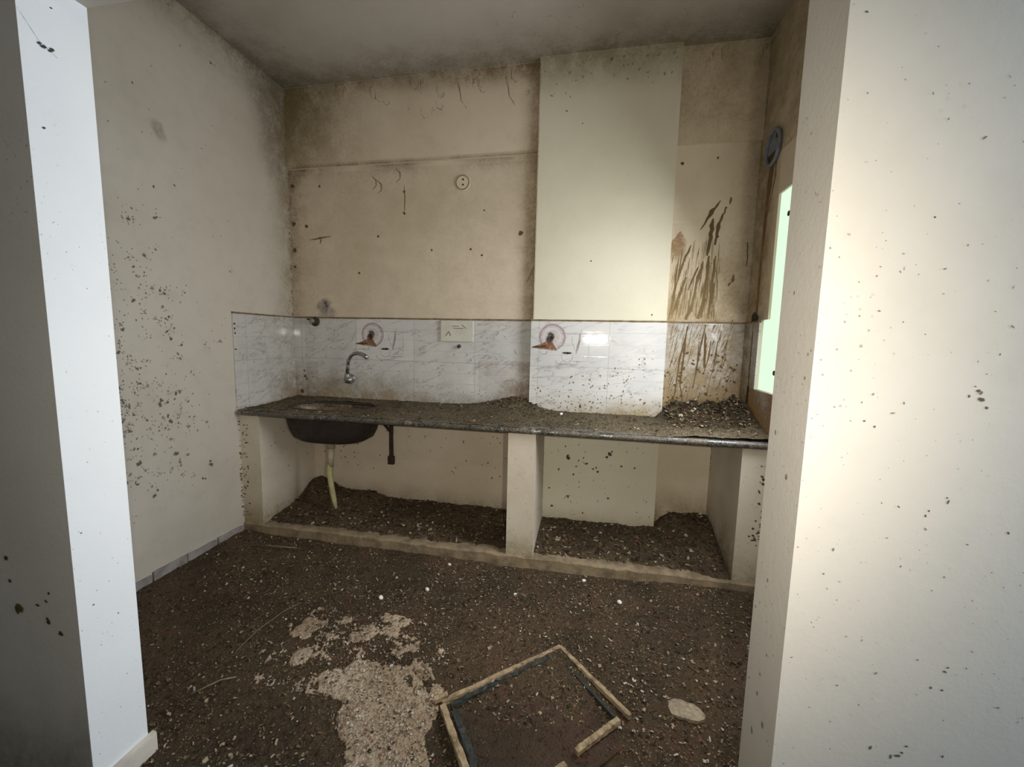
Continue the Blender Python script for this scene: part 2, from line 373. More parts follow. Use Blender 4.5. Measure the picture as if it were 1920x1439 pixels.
for i in range(170):                                                     # finer runs between the big streaks
    x = 2.67+R1.random()*.29; z = 1.445+R1.random()**1.6*.42*(1-abs(x-2.82)); L_ = R1.uniform(.03, .16); sl = .22*(2.93-x)/.2
    b.stroke([((x+sl*L_*.5, 0, z+L_), .004), ((x+sl*L_*.25, 0, z+L_*.5), R1.uniform(.004, .010)), ((x, 0, max(1.44, z)), .003)], NY, (.22, .14, .06), .85)
b.patch(2.66, 2.76, 1.80, 2.03, (0, 0, 0), NY, (.36, .22, .11), lambda s, t: .9*(1 if t < .8-.6*abs(s-.55) else .1)*min(1, (1-s)*3)*min(1, t*3), n=20)
b.patch(2.66, 3.13, 1.43, 2.0, (0, 0, 0), NY, (.42, .31, .16), lambda s, t: .5*(1-t)*min(1, (1-s)*2.5+.2))
b.patch(2.85, 3.13, 1.43, 3.0, (0, 0, 0), NY, (.36, .28, .15), lambda s, t: .35*s*s)
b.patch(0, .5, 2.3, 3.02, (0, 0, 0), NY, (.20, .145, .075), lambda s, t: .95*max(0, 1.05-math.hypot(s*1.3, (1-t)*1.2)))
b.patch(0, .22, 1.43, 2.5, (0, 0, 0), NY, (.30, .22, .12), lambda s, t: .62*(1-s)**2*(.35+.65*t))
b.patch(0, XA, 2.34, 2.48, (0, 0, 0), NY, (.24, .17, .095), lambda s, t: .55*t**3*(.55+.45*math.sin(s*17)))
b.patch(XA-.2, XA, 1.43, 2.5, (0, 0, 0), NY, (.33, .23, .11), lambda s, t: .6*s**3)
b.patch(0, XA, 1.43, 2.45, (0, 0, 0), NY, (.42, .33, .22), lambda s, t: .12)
for x, z, r in [(1.321, 2.333, 0), (.9, 2.294, 9), (.899, 2.152, 9), (1.471, 2.15, 6), (.03, 2.369, 14), (.03, 2.107, 14), (.03, 1.917, 13), (.03, 1.80, 9), (.135, 2.085, 11),
                (2.93, 1.944, 7), (.25, 2.36, 9), (1.1, 1.9, 6), (1.46, 1.86, 8), (1.38, 1.9, 7), (.7, 2.0, 8), (2.9, 2.40, 8), (2.70, 2.38, 9), (2.72, 2.8, 12), (1.72, 2.0, 13), (.55, 1.75, 8)]:
    if r: b.blob((x, 0, z), NY, r*.0015, (.13, .09, .05), 1, mi=1)
b.blob((.26, 0, 1.507), NY, .058, (.14, .14, .14), .6, 1.1, .5, mi=3); b.blob((.275, 0, 1.53), NY, .04, (.1, .1, .1), .6, .6, .3, mi=1)
b.blob((.29, 0, 1.47), NY, .07, (.25, .25, .25), .35, 1.3, 0, mi=3)
b.stroke([((.16, 0, 1.99), .01), ((.24, 0, 2.0), .028), ((.33, 0, 2.01), .01)], NY, (.2, .14, .08), .8); b.stroke([((.24, 0, 1.96), .02), ((.25, 0, 1.99), .02)], NY, (.18, .12, .07), .8)
b.stroke([((1.77, 0, 1.68), .01), ((1.80, 0, 1.74), .03), ((1.82, 0, 1.79), .008)], NY, (.3, .25, .18), .7)
for x, z in [(.66, 2.36), (.70, 2.33), (.84, 2.40)]:
    b.stroke([((x, 0, z+.05), .012), ((x+.03, 0, z+.02), .018), ((x+.03, 0, z-.02), .012), ((x, 0, z-.04), .01)], NY, (.24, .18, .11), .75)
b.stroke([((.90, 0, 2.34), .008), ((.905, 0, 2.25), .014), ((.9, 0, 2.14), .012)], NY, (.16, .11, .06), .7)
for i in range(60):                                                      # marks low on the wall under the counter
    b.blob((R1.uniform(.2, 1.75), 0, R1.uniform(.3, .62)), NY, R1.uniform(.003, .009), (.25, .19, .13), .8, R1.uniform(.7, 2), R1.uniform(0, 3))
b.patch(RP-.34, RP, .06, .42, (0, 0, 0), NY, (.30, .21, .10), lambda s, t: .8*(1-t)**1.5)
b.patch(XP, XM1, .06, .26, (0, 0, 0), NY, (.28, .20, .13), lambda s, t: .6*(1-t)**2)
wall_back = struct(b, 'wall_back', ['paint']+DIRT_SHADE)

# beam across the top of the back wall
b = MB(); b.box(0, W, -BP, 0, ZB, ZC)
by = -BP
for i in range(26):
    x = R1.uniform(.45, 1.75) if i < 20 else R1.uniform(2.7, 3.1); z = 2.99-R1.random()**2*.2
    t = R1.uniform(0, 6); b.stroke([((x+.02*math.cos(t+k_*1.3)+k_*.006, by, z+.03*math.sin(t+k_*1.3)-k_*.012), R1.uniform(.008, .022)) for k_ in range(5)], NY, (.40, .31, .20), .5)
for x0 in (1.28, 1.6): b.stroke([((x0, by, 2.98), .014), ((x0+.02, by, 2.9), .02), ((x0+.03, by, 2.84), .014), ((x0+.07, by, 2.78), .01)], NY, (.36, .26, .17), .6)
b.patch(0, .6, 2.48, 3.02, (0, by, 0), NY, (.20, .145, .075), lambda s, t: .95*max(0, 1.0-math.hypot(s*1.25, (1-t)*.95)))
b.patch(0, .8, 2.48, 3.02, (0, by, 0), NY, (.36, .29, .13), lambda s, t: .42*(1-s))
b.patch(.4, XA, 2.84, 3.02, (0, by, 0), NY, (.25, .175, .10), lambda s, t: (.35+.55*s)*t**2)
b.patch(XA-.16, XA, 2.48, 3.02, (0, by, 0), NY, (.30, .21, .12), lambda s, t: .6*s**2)
b.patch(0, XA, 2.48, 2.51, (0, by, 0), NY, (.26, .20, .12), lambda s, t: .5*(1-t), n=24)  # shadow line at the beam's underside, painted in as a brown strip
b.patch(XB, W, 2.48, 3.02, (0, by, 0), NY, (.42, .34, .18), lambda s, t: .2+.25*t)
struct(b, 'trim_1', ['paint']+DIRT_SHADE)

# chimney breast
b = MB(); b.box(XA, XB, -P, .02, ZF, ZC)
for x, z, r in [(2.185, 1.80, 6), (2.256, 2.97, 9), (2.57, 1.47, 6), (2.0, 2.7, 5), (2.1, 2.62, 4)]: b.blob((x, -P, z), NY, r*.0015, (.22, .17, .1), .9)
for x, z, r in [(2.089, .519, 9), (2.085, .535, 7), (2.199, .571, 4), (2.143, .468, 6), (2.357, .568, 10), (2.341, .546, 9), (2.37, .585, 6), (2.435, .492, 6), (2.284, .443, 8), (2.275, .47, 6), (2.128, .412, 8),
                (2.361, .268, 8), (2.098, .253, 6), (2.03, .44, 5), (1.971, .305, 5), (2.519, .488, 5), (2.212, .492, 6), (2.255, .459, 6), (2.07, .60, 4), (2.19, .53, 4), (2.16, .51, 5), (1.99, .18, 7), (2.2, .15, 6)]:
    b.blob((x, -P, z), NY, r*.0015, (.09, .07, .05), .9, R1.uniform(.7, 1.8), R1.uniform(0, 3))
b.stroke([((2.07, -P, .235), .006), ((2.09, -P, .262), .01), ((2.12, -P, .262), .005)], NY, BR, .9)
for i in range(60): b.blob((R1.uniform(1.95, 2.64), -P, R1.uniform(.08, .72)), NY, R1.uniform(.002, .006), (.22, .17, .11), .8)
for i in range(40):
    x = XA+.03+R1.random()*.8; b.blob((x, -P, 2.98-R1.random()**2*.22), NY, R1.uniform(.003, .010), (.45, .42, .28), .7, 1.6, R1.uniform(0, 3))
b.patch(XA, XB, 2.75, 3.02, (0, -P, 0), NY, (.38, .35, .24), lambda s, t: .65*t**1.5)
b.patch(XM2, XB, .06, .22, (0, -P, 0), NY, (.36, .26, .14), lambda s, t: .6*(1-t)**2)
b.stroke([((XA+.004, -P, z), .010) for z in np.linspace(1.44, 3.0, 12)], NY, (.38, .25, .14), .5, mi=3)
struct(b, 'wall_chimney', ['paint_col']+DIRT_SHADE)

# left wall with its mould
b = MB(); b.box(-.15, 0, YF-.02, .15, ZF, ZC+.1)
for y, z, r in [(-.962, 2.03, 8), (-.853, 2.074, 7), (-1.074, 1.892, 6), (-1.085, 1.613, 7), (-.967, 1.513, 10), (-.929, 1.265, 12), (-1.008, .917, 16), (-1.0, .94, 12), (-.959, .822, 12), (-.943, .64, 12),
                (-.742, .536, 10), (-.743, .513, 12), (-1.131, .638, 14), (-1.068, .446, 14), (-1.05, .47, 10), (-.799, .446, 9), (-.78, .44, 8), (-1.027, 2.482, 6), (-.593, 2.837, 10), (-.824, 2.973, 6)]:
    b.blob((0, y, z), NL, r*.00105, MOLD, 1, R1.uniform(.8, 1.4), R1.uniform(0, 3), irr=.5)
b.blob((0, -.915, 2.319), NL, .055, (.2, .19, .17), .4, .7, .3, mi=3)
for i in range(420):
    y = -1.28+abs(R1.gauss(0, .26)); z = R1.triangular(.33, 2.05, .8)
    if y > -.5 or (y > -.75 and z < .9 and R1.random() < .7): continue
    r = .003+.009*R1.random()**2.2
    col = MOLD if R1.random() < .4 else (.33, .30, .24)
    b.blob((0, y, z), NL, r, col, R1.uniform(.5, 1), R1.uniform(.8, 1.8), R1.uniform(0, 3), irr=.5, n=7)
    if r > .007:
        for _ in range(4): b.blob((0, y+R1.gauss(0, .018), z+R1.gauss(0, .018)), NL, .0045, (.2, .19, .15), .8, n=6)
for i in range(90): b.blob((0, R1.uniform(-1.3, -.05), R1.uniform(.3, 2.9)), NL, R1.uniform(.002, .006), (.25, .22, .17), .7, n=6)
for i in range(46): b.blob((0, -PD-.008+R1.gauss(0, .006), R1.uniform(.08, .78)), NL, R1.uniform(.004, .011), BR, 1, .8, 1.5, n=7)
for i in range(26): b.blob((0, -.012, R1.uniform(1.43, 2.5)), NL, R1.uniform(.004, .014), (.18, .13, .08), .9, .7, n=7)
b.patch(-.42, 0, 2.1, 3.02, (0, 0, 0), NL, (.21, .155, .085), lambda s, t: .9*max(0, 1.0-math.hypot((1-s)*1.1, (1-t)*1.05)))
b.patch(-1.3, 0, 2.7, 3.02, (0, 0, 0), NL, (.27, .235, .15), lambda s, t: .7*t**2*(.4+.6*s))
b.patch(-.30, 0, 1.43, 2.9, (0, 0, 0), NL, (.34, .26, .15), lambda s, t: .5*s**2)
struct(b, 'wall_left', ['paint_left']+DIRT_SHADE)

# right wall around the window
WY0, WY1, WYL, WZ0, WZ1, WZS = -1.25, -.306, -.225, 1.052, 2.082, ZT+.01
b = MB(); b.box(W, W+.15, YF-.02, .15, ZF, WZ0); b.box(W, W+.15, YF-.02, .15, WZ1, ZC+.1); b.box(W, W+.15, YF-.02, WY0, WZ0, WZ1)
b.box(W, W+.15, WY1, .15, WZS, WZ1); b.box(W, W+.15, WYL, .15, WZ0, WZS)
b.stroke([((W, y, z), wd) for y, z, wd in [(-.185, 2.28, .10), (-.175, 2.2, .12), (-.165, 2.1, .08), (-.157, 2.0, .075), (-.15, 1.85, .06), (-.145, 1.74, .055), (-.148, 1.6, .05), (-.15, 1.44, .05)]], NR, (.15, .085, .04), .95)
b.stroke([((W, y, z), wd) for y, z, wd in [(-.235, 2.27, .02), (-.24, 2.2, .03), (-.21, 2.1, .02), (-.18, 2.0, .02)]], NR, (.2, .12, .06), .8)
b.patch(-.30, 0, 1.43, 2.3, (W, 0, 0), NR, (.33, .225, .11), lambda s, t: .55*gauss(s, .5, .4))
b.patch(-.16, 0, 1.43, 3.0, (W, 0, 0), NR, (.38, .30, .17), lambda s, t: .45*s)
b.patch(-.6, 0, 2.3, 3.02, (W, 0, 0), NR, (.42, .34, .20), lambda s, t: .4)
b.blob((W, -.13, 1.445), NR, .05, DK, 1, 1.6, 0)
wall_right = struct(b, 'wall_right', ['paint']+DIRT_SHADE)

# ceiling
b = MB(); b.box(-.15, W+.15, YF-.02, .15, ZC, ZC+.12)
NZ = (0, 0, -1)
for i in range(60):
    x = R1.uniform(.1, 3.0); y = -.03-R1.random()**1.6*.4; t = R1.uniform(0, 6)
    b.stroke([((x+.03*math.cos(t+k_)+k_*.01, y+.03*math.sin(t+k_), ZC), R1.uniform(.006, .016)) for k_ in range(4)], NZ, (.33, .28, .20), .4)
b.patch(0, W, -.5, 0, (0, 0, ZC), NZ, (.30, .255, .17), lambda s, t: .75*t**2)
b.patch(0, .5, -1.4, 0, (0, 0, ZC), NZ, (.25, .22, .16), lambda s, t: .6*(1-s)**2*(.4+.6*t))
struct(b, 'ceiling', ['ceil']+DIRT_SHADE)
struct(MB().box(-1.6, 4.7, -5.4, .15, ZF-.1, ZF), 'floor', 'floorc')

# the wall with the opening the picture is taken through
b = MB(); b.box(-1.6, XL, YN, YF, ZF, ZC+.1); b.box(XR, 4.7, YN, YF, ZF, ZC+.1); b.box(XL, XR, YN, YF, ZL, ZC+.1)
b.box(XL-.001, XL+.0005, YN+.0002, YF-.0002, ZF, ZL, mi=4)  # thin coat over the left reveal, carries its painted daylight
for x, z, r in [(2.848, 1.22, 10), (2.842, 1.235, 6), (2.857, 1.207, 6), (2.83, 1.225, 5), (2.864, 1.296, 3), (2.82, 1.047, 5), (2.822, 1.04, 5), (2.756, .552, 8), (2.813, .568, 6), (2.807, .553, 6), (2.80, .545, 7), (2.79, .54, 6), (2.854, .727, 6),
                (2.858, .735, 4), (2.854, .69, 5), (2.792, 1.012, 5), (2.796, 1.022, 4), (2.699, 1.165, 6), (2.748, 1.516, 4), (2.837, .692, 5), (2.682, 1.174, 4), (2.914, .995, 6), (2.618, 1.838, 4), (2.87, .56, 5)]:
    b.blob((x, YN, z), NY, r*.0006, (.13, .11, .09), .8, R1.uniform(.8, 2), R1.uniform(0, 3), n=7)
for i in range(420):
    x = XR+R1.random()*.42; z = R1.uniform(.45, 1.95)
    if z > 1.5 and R1.random() < .55: continue
    b.blob((x, YN, z), NY, .0009+.0022*R1.random()**2.5, (.26, .225, .19), R1.uniform(.45, .9), R1.uniform(.8, 2), R1.uniform(0, 3), n=6)
for x, z, r, col in [(.626, .503, 16, (.10, .10, .02)), (.615, .495, 10, (.07, .07, .02)), (.596, .651, 12, DK), (.697, .522, 7, DK), (.731, .539, 6, DK), (.728, .486, 8, DK), (.731, .475, 9, DK), (.743, .566, 5, DK), (.772, .448, 9, DK), (.601, .581, 7, DK)]:
    b.blob((x, YN, z), NY, r*.0010, col, 1, R1.uniform(.8, 1.6), R1.uniform(0, 3), n=8)
b.patch(.3, XL, -.12, .4, (0, YN, 0), NY, (.20, .17, .12), lambda s, t: .7*(1-t)**2)
for y, z, r in [(-1.877, 1.999, 9), (-1.885, 2.003, 6), (-1.859, 2.004, 8), (-1.864, 1.998, 6), (-1.891, 1.803, 5), (-1.854, 2.104, 4), (-1.896, .741, 4), (-1.826, .453, 4), (-1.884, .519, 4)]:
    b.blob((XL, y, z), NL, r*.0007, (.06, .06, .06), .9, 1.4, .4, n=7)
b.stroke([((XL, -1.92, 2.06), .003), ((XL, -1.885, 2.01), .004), ((XL, -1.85, 1.99), .003)], NL, (.2, .2, .2), .6)
for i in range(90): b.blob((XL, R1.uniform(-1.92, -1.78), R1.uniform(0.0, 1.6)), NL, R1.uniform(.0008, .0024), (.3, .3, .3), .7, n=6)
for y, z, r in [(-1.869, 1.047, 14), (-1.901, 1.244, 8), (-1.829, 1.405, 9), (-1.835, .551, 12), (-1.871, .511, 16), (-1.79, .548, 8), (-1.806, 1.123, 12), (-1.827, .453, 14), (-1.79, .722, 8), (-1.834, .809, 10), (-1.84, .60, 9), (-1.86, .66, 8)]:
    b.blob((XR, y, z), NR, r*.0007, (.27, .25, .22), .75, .7, 0, n=8)
for i in range(110): b.blob((XR, R1.uniform(-1.92, -1.78), R1.triangular(.3, 2.2, .6)), NR, R1.uniform(.001, .004), (.3, .27, .24), .6, .8, n=6)
struct(b, 'wall_front', ['paint_front']+DIRT_SHADE+['rev_daylit'])

# hall behind the camera
struct(MB().box(-1.6, -1.45, -5.4, YN, ZF, ZC+.1), 'wall_hall_left', 'hallp')
b = MB(); b.box(4.5, 4.65, -5.4, -3.4, ZF, ZC+.1); b.box(4.5, 4.65, -2.1, YN, ZF, ZC+.1); b.box(4.5, 4.65, -3.4, -2.1, ZF, .8); b.box(4.5, 4.65, -3.4, -2.1, 2.1, ZC+.1)
struct(b, 'wall_hall_right', 'hallp')
struct(MB().box(-1.6, 4.65, -5.5, -5.35, ZF, ZC+.1), 'wall_hall_back', 'hallp')
struct(MB().box(-1.6, 4.65, -5.4, YN, ZC, ZC+.12), 'ceiling_hall', 'ceil')
b = MB(); [b.box(4.5, 4.56, y-.03, y+.03, .8, 2.1) for y in (-3.37, -2.75, -2.13)]; [b.box(4.5, 4.56, -3.4, -2.1, z-.03, z+.03) for z in (.83, 2.07)]
w2 = struct(b, 'window_2', 'upvc'); MB().box(4.57, 4.58, -3.4, -2.1, .8, 2.1).build('pane', 'pane_hall', w2)

# kitchen window in the right wall
b = MB(); b.box(W+.06, W+.1, WY0, WY0+.05, WZ0, WZ1); b.box(W+.06, W+.1, WY1-.04, WY1, WZS, WZ1)
b.box(W+.06, W+.1, -.8, -.76, WZ0, WZ1); b.box(W+.06, W+.1, WY0, WY1, WZ1-.04, WZ1); b.box(W+.06, W+.1, WY0, WYL, WZ0, WZ0+.04)
w1 = struct(b, 'window_1', 'upvc')
b = MB(); b.box(W+.012, W+.02, -.50, WY1, WZS-.001, WZ1); b.box(W+.012, W+.02, -.50, WYL, WZ0, WZS)
mark(b.build('pane', 'pane', w1), label='pale green frosted pane')
for z in (1.953, 1.157):
    b = MB(); b.tube([(W+.014, -.414, z), (W+.009, -.414, z)], .013, 14); b.build('bolt', 'black', w1)
# skirtings
b = MB(); segs = [(-1.75, -1.30), (-1.295, -1.12), (-1.11, -.93), (-.925, -.74), (-.73, -.55)]
for i, (y0, y1) in enumerate(segs):
    b.bar((.006, y0, -.02), (.006, y1, -.02), .012, .125+R1.uniform(-.01, .008), seg=5, jit=.05)
struct(b, 'baseboard_left', 'skirt')
b = MB(); b.bar((XL+.008, YN+.002, -.075), (XL+.008, YF+.014, -.075), .018, .13, seg=6, jit=.04); struct(b, 'baseboard_front', 'skirtw')

# ================================================================== TILES
def motif(b, cx, cz, y, dx0=-9):
    n_ = NY; P3 = lambda x, z: (cx+x, y, cz+z)
    ring = lambda r, wd, col, a: b.stroke([(P3(r*math.cos(t), r*math.sin(t)), wd) for t in np.linspace(0, 2*math.pi, 33)], n_, col, a, mi=1, edge=a*.35)
    b.blob(P3(0, 0), n_, .06, (.62, .50, .48), .5, mi=1, irr=.02, n=24)
    ring(.080, .016, (.40, .29, .30), .9); ring(.066, .008, (.6, .42, .4), .5)
    b.blob(P3(-.008, .004), n_, .034, (.015, .012, .015), 1, .8, .2, mi=1, irr=.1, n=14); b.blob(P3(-.02, -.02), n_, .03, (.05, .03, .02), 1, 1, .8, mi=1, irr=.1, n=12)
    b.stroke([(P3(.03, -.085), .008), (P3(-.005, -.055), .045), (P3(-.04, -.055), .05), (P3(-.08, -.064), .03), (P3(-.128, -.066), .006)], n_, (.22, .09, .035), 1, mi=1, edge=.7)
    b.stroke([(P3(-.04, -.06), .01), (P3(-.08, -.064), .014), (P3(-.135, -.068), .008)], n_, (.06, .045, .02), 1, mi=1, edge=.5)
    b.stroke([(P3(-.055+.024*math.cos(t), -.095+.018*math.sin(t)), .006) for t in np.linspace(3, 6.6, 9)], n_, (.2, .22, .2), .9, mi=1)
    b.blob(P3(.098, -.1), n_, .009, (.01, .01, .01), 1, 4.2, 0, mi=1, irr=.05, n=20); b.blob(P3(.098, -.1), n_, .008, (.01, .01, .01), 1, 4.2, 0, mi=1, irr=.05, n=20)
    G = (.33, .32, .31)
    b.stroke([(P3(.062, -.105), .004), (P3(.066, -.14), .006), (P3(.085, -.158), .006), (P3(.115, -.158), .006), (P3(.132, -.14), .006), (P3(.136, -.105), .004)], n_, G, .7, mi=1)
    b.stroke([(P3(.10+.075*math.cos(t), -.16+.016*math.sin(t)), .007) for t in np.linspace(2.6, 7.0, 14)], n_, G, .7, mi=1)
    b.stroke([(P3(.175, .024), .012), (P3(.176, -.02), .018), (P3(.165, -.06), .022), (P3(.155, -.105), .012)], n_, (.24, .21, .2), .9, mi=1)
    b.stroke([(P3(.125, .01), .004), (P3(.128, -.03), .007), (P3(.14, -.06), .007), (P3(.152, -.09), .005)], n_, (.38, .34, .33), .7, mi=1)
    b.stroke([(P3(.185, .05), .01), (P3(.178, .01), .014), (P3(.17, -.03), .01)], n_, (.45, .43, .42), .7, mi=1)
    b.stroke([(P3(.05, .026), .004), (P3(.15, .024), .007), (P3(.29, .027), .004)], n_, (.36, .34, .33), .8, mi=1)
    b.stroke([(P3(.19, .005), .004), (P3(.23, .018), .008), (P3(.285, .022), .004)], n_, (.36, .34, .33), .7, mi=1)
    b.stroke([(P3(.235, .0), .004), (P3(.236, -.09), .006), (P3(.232, -.15), .005), (P3(.16, -.155), .01), (P3(.11, -.15), .005)], n_, (.40, .39, .38), .7, mi=1)
TT = .009
def tiles(name, label, boxes, mat, loc, deco=None, dirt=None, ledge=None):
    t = thing(name, loc, label, 'tiles')
    b = MB()
    for q in boxes: b.box(*q)
    if dirt: dirt(b)
    b.build('tile_panel', [mat]+DIRT_SHADE, t)
    if ledge:
        b = MB()
        for a, c, s_ in ledge: b.bar(a, c, s_, .010, seg=24, jit=.25)
        b.build('edge_strip', 'ledge', t)
    if deco:
        x0, x1, cx, cz, y = deco; b = MB(); b.box(x0, x1, y-.0012, y+.002, cz-.181, ZT-.006); motif(b, cx, cz, y-.0012)
        mark(b.build('decor_tile', [mat, 'print'], t), label='printed tile with ring, fruit and cup motif')
    return t
yb = -TT
def d1(b):
    b.patch(.1, 1.1, H, 1.06, (0, yb, 0), NY, (.36, .26, .14), lambda s, t: .8*(1-t)**1.3*min(1, (1-s)*3)*min(1, s*5+.3))
    b.patch(0, .2, H, 1.1, (0, yb, 0), NY, (.33, .24, .13), lambda s, t: .75*(1-t)*(1-s)+.15)
    b.patch(1.45, XA-.01, H, 1.15, (0, yb, 0), NY, (.27, .17, .10), lambda s, t: .95*max(0, s*1.1-t*.9)+.1)
    b.patch(.9, 1.6, H, .95, (0, yb, 0), NY, (.34, .29, .2), lambda s, t: .6*(1-t)**1.5)
    b.patch(.1, XA-.01, .82, ZT, (0, yb, 0), NY, (.42, .38, .30), lambda s, t: .10)
    for i in range(220):
        x = R1.uniform(.1, 1.8); z = H+.02+R1.random()**2*.55; b.blob((x, yb, z), NY, R1.uniform(.0015, .0055), (.23, .18, .11), .8, R1.uniform(.8, 2), R1.uniform(0, 3), n=6)
    for x, z, r in [(.09, .99, .014), (.10, .97, .010), (.085, 1.03, .009), (.06, .87, .02)]: b.blob((x, yb, z), NY, r, (.10, .06, .03), 1)
tiles('tile_backsplash', 'white marbled tile backsplash behind the sink and tap', [(TT, XA, yb, 0, H-.03, ZT)], 'tileX', (.9, 0, H), deco=(.521, .969, .652, 1.311, yb), dirt=d1,
      ledge=[((0, -.008, ZT), (XA, -.008, ZT), .014)])
def d2(b):
    y = -P-TT
    for i in range(330):
        x = R1.uniform(XA+.02, XB-.01); k_ = (x-XA)/(XB-XA); z = H+.02+R1.random()**1.6*.36*(.35+k_)
        b.blob((x, y, z), NY, .0015+.006*R1.random()**2, (.20, .17, .09) if R1.random() < .7 else (.13, .10, .06), .9, R1.uniform(.8, 2), R1.uniform(0, 3), n=6)
    b.patch(XA, XB, H, .98, (0, y, 0), NY, (.37, .29, .15), lambda s, t: (.25+.6*s)*(1-t)**1.4)
    b.blob((2.155, y, .875), NY, .013, DK, 1, .6)
tiles('tile_backsplash', 'white marbled tile panel on the projecting chimney wall', [(XA-.012, XB+.004, -P-TT, -P+.001, H-.03, ZT)], 'tileX', (2.24, -P, H), deco=(XA-.011, 2.268, 1.959, 1.320, -P-TT), dirt=d2,
      ledge=[((XA-.014, -P-.008, ZT), (XB+.006, -P-.004, ZT), .014)])
def d3(b):
    b.patch(XB, W-TT, H, 1.16, (0, yb, 0), NY, (.29, .17, .065), lambda s, t: 1.4*(1-t)**.8*(.75+.25*s))
    b.patch(XB, W-TT, H, 1.42, (0, yb, 0), NY, (.34, .26, .15), lambda s, t: .45+.3*(1-t))
    b.patch(XB+.06, W-TT, H, 1.02, (0, yb, 0), NY, (.07, .045, .022), lambda s, t: 1.2*max(0, 1-t*1.3)*gauss(s, .6, .6))
    for s_ in [[(2.792, 1.406, 3), (2.783, 1.246, 6), (2.771, 1.043, 4), (2.798, .907, 3)], [(2.9, 1.365, 5), (2.905, 1.25, 8), (2.909, 1.15, 7)], [(2.867, 1.315, 2), (2.866, 1.182, 4), (2.849, 1.012, 2)],
               [(2.935, 1.317, 3), (2.929, 1.217, 4), (2.905, 1.116, 2)], [(2.975, 1.318, 2), (2.968, 1.235, 4), (2.958, 1.118, 2)], [(2.90, 1.42, 3), (2.88, 1.3, 5), (2.86, 1.1, 4)], [(2.80, 1.42, 3), (2.76, 1.2, 5), (2.74, .95, 3)]]:
        b.stroke([((x, yb, z), wd*.0036) for x, z, wd in s_], NY, (.14, .085, .035), 1)
    for i in range(150):
        x = R1.uniform(2.69, 3.05); z = R1.uniform(.92, 1.4); L_ = R1.uniform(.02, .12)
        b.stroke([((x+.02, yb, min(1.42, z+L_)), .003), ((x+.01, yb, z+L_/2), R1.uniform(.005, .01)), ((x, yb, z), .003)], NY, (.19, .125, .06), .75)
    for i in range(160): b.blob((R1.uniform(2.67, 3.1), yb, .84+R1.random()**1.5*.4), NY, R1.uniform(.003, .011), (.12, .07, .03), .9, R1.uniform(.8, 2), R1.uniform(0, 3), n=6)
tiles('tile_backsplash', 'mud-streaked tile panel in the right-hand corner recess', [(XB+.004, W, yb, 0, H-.03, ZT)], 'tileX', (2.9, 0, H), dirt=d3, ledge=[((XB, -.009, ZT), (W, -.009, ZT), .016)])
def d4(b):
    x = TT
    b.patch(-.545, -TT, H, ZT, (x, 0, 0), NL, (.40, .35, .25), lambda s, t: .12+.35*s**2)
    b.patch(-.3, -TT, H, 1.1, (x, 0, 0), NL, (.33, .24, .13), lambda s, t: .7*s*(1-t))
    for i in range(30): b.blob((x, R1.uniform(-.52, 0), R1.uniform(.85, 1.2)), NL, R1.uniform(.002, .006), (.2, .17, .12), .8, n=6)
    for z in (1.36, 1.33, 1.30, 1.2): b.blob((x, -.535, z), NL, .008, DK, 1)
tiles('tile_backsplash', 'bluish white marbled tile return on the left wall above the counter end', [(0, TT, -.5455, 0, H-.03, ZT)], 'tileY', (0, -.27, H), dirt=d4, ledge=[((.008, -.5455, ZT), (.008, -.01, ZT), .014)])
def d5(b):
    x = W-TT
    b.patch(-.56, -TT, H, 1.05, (x, 0, 0), NR, (.28, .17, .07), lambda s, t: 1.0*(1-.35*t))
    b.patch(-.225, -TT, 1.05, 1.42, (x, 0, 0), NR, (.31, .235, .13), lambda s, t: .35+.5*s*(1-.5*t))
    b.stroke([((x, -.14, z), .03) for z in (1.42, 1.3, 1.15, 1.0, .86)], NR, (.12, .075, .035), .7)
    b.stroke([((x, -.14, z), .055) for z in (1.06, 1.0, .93, .85)], NR, (.05, .03, .015), 1)
tiles('tile_backsplash', 'brown-stained tile strip under the window on the right wall', [(W-TT, W, -.56, 0, H-.03, WZ0-.002), (W-TT, W, WYL, 0, WZ0-.002, ZT)], 'tileY', (W, -.28, H), dirt=d5, ledge=[((W-.008, WYL, ZT), (W-.008, -.01, ZT), .014)])

# ================================================================== COUNTER
SX, SY, SA, SB = .52, -.30, .29, .165             # sink centre and half sizes
def sell(t, a, b_, e=2.6):
    c, s_ = math.cos(t), math.sin(t); return a*math.copysign(abs(c)**(2/e), c), b_*math.copysign(abs(s_)**(2/e), s_)
ct = thing('kitchen_counter', (1.55, -.28, H-.04), 'long dirt-covered dark granite counter slab with rounded front edge', 'countertop')
b = MB(); X0, X1 = .02, W; zb_, zt_ = H-.04, H; yf = -CD+.02
sx0, sx1 = SX-SA-.04, SX+SA+.04
for (a0, a1) in ((X0, sx0), (sx1, X1)): b.box(a0, a1, yf, 0, zb_, zt_)
NS = 64; inner = []; outer = []
for i in range(NS):
    t = 2*math.pi*i/NS; x, y = sell(t, SA, SB); inner.append((SX+x, SY+y))
    dx, dy = math.cos(t), math.sin(t); hx0, hx1, hy0, hy1 = sx0-SX, sx1-SX, yf-SY, 0-SY
    k_ = min([v for v in ((hx1/dx if dx > 1e-9 else 9), (hx0/dx if dx < -1e-9 else 9), (hy1/dy if dy > 1e-9 else 9), (hy0/dy if dy < -1e-9 else 9))])
    outer.append((SX+dx*k_, SY+dy*k_))
vs = [(x, y, z) for z in (zt_, zb_) for ring_ in (inner, outer) for x, y in ring_]
fs = []
for i in range(NS):
    j = (i+1) % NS; fs += [(i, NS+i, NS+j, j), (2*NS+i, 2*NS+j, 3*NS+j, 3*NS+i), (i, j, 2*NS+j, 2*NS+i), (NS+i, 3*NS+i, 3*NS+j, NS+j)]
b.add(vs, fs)
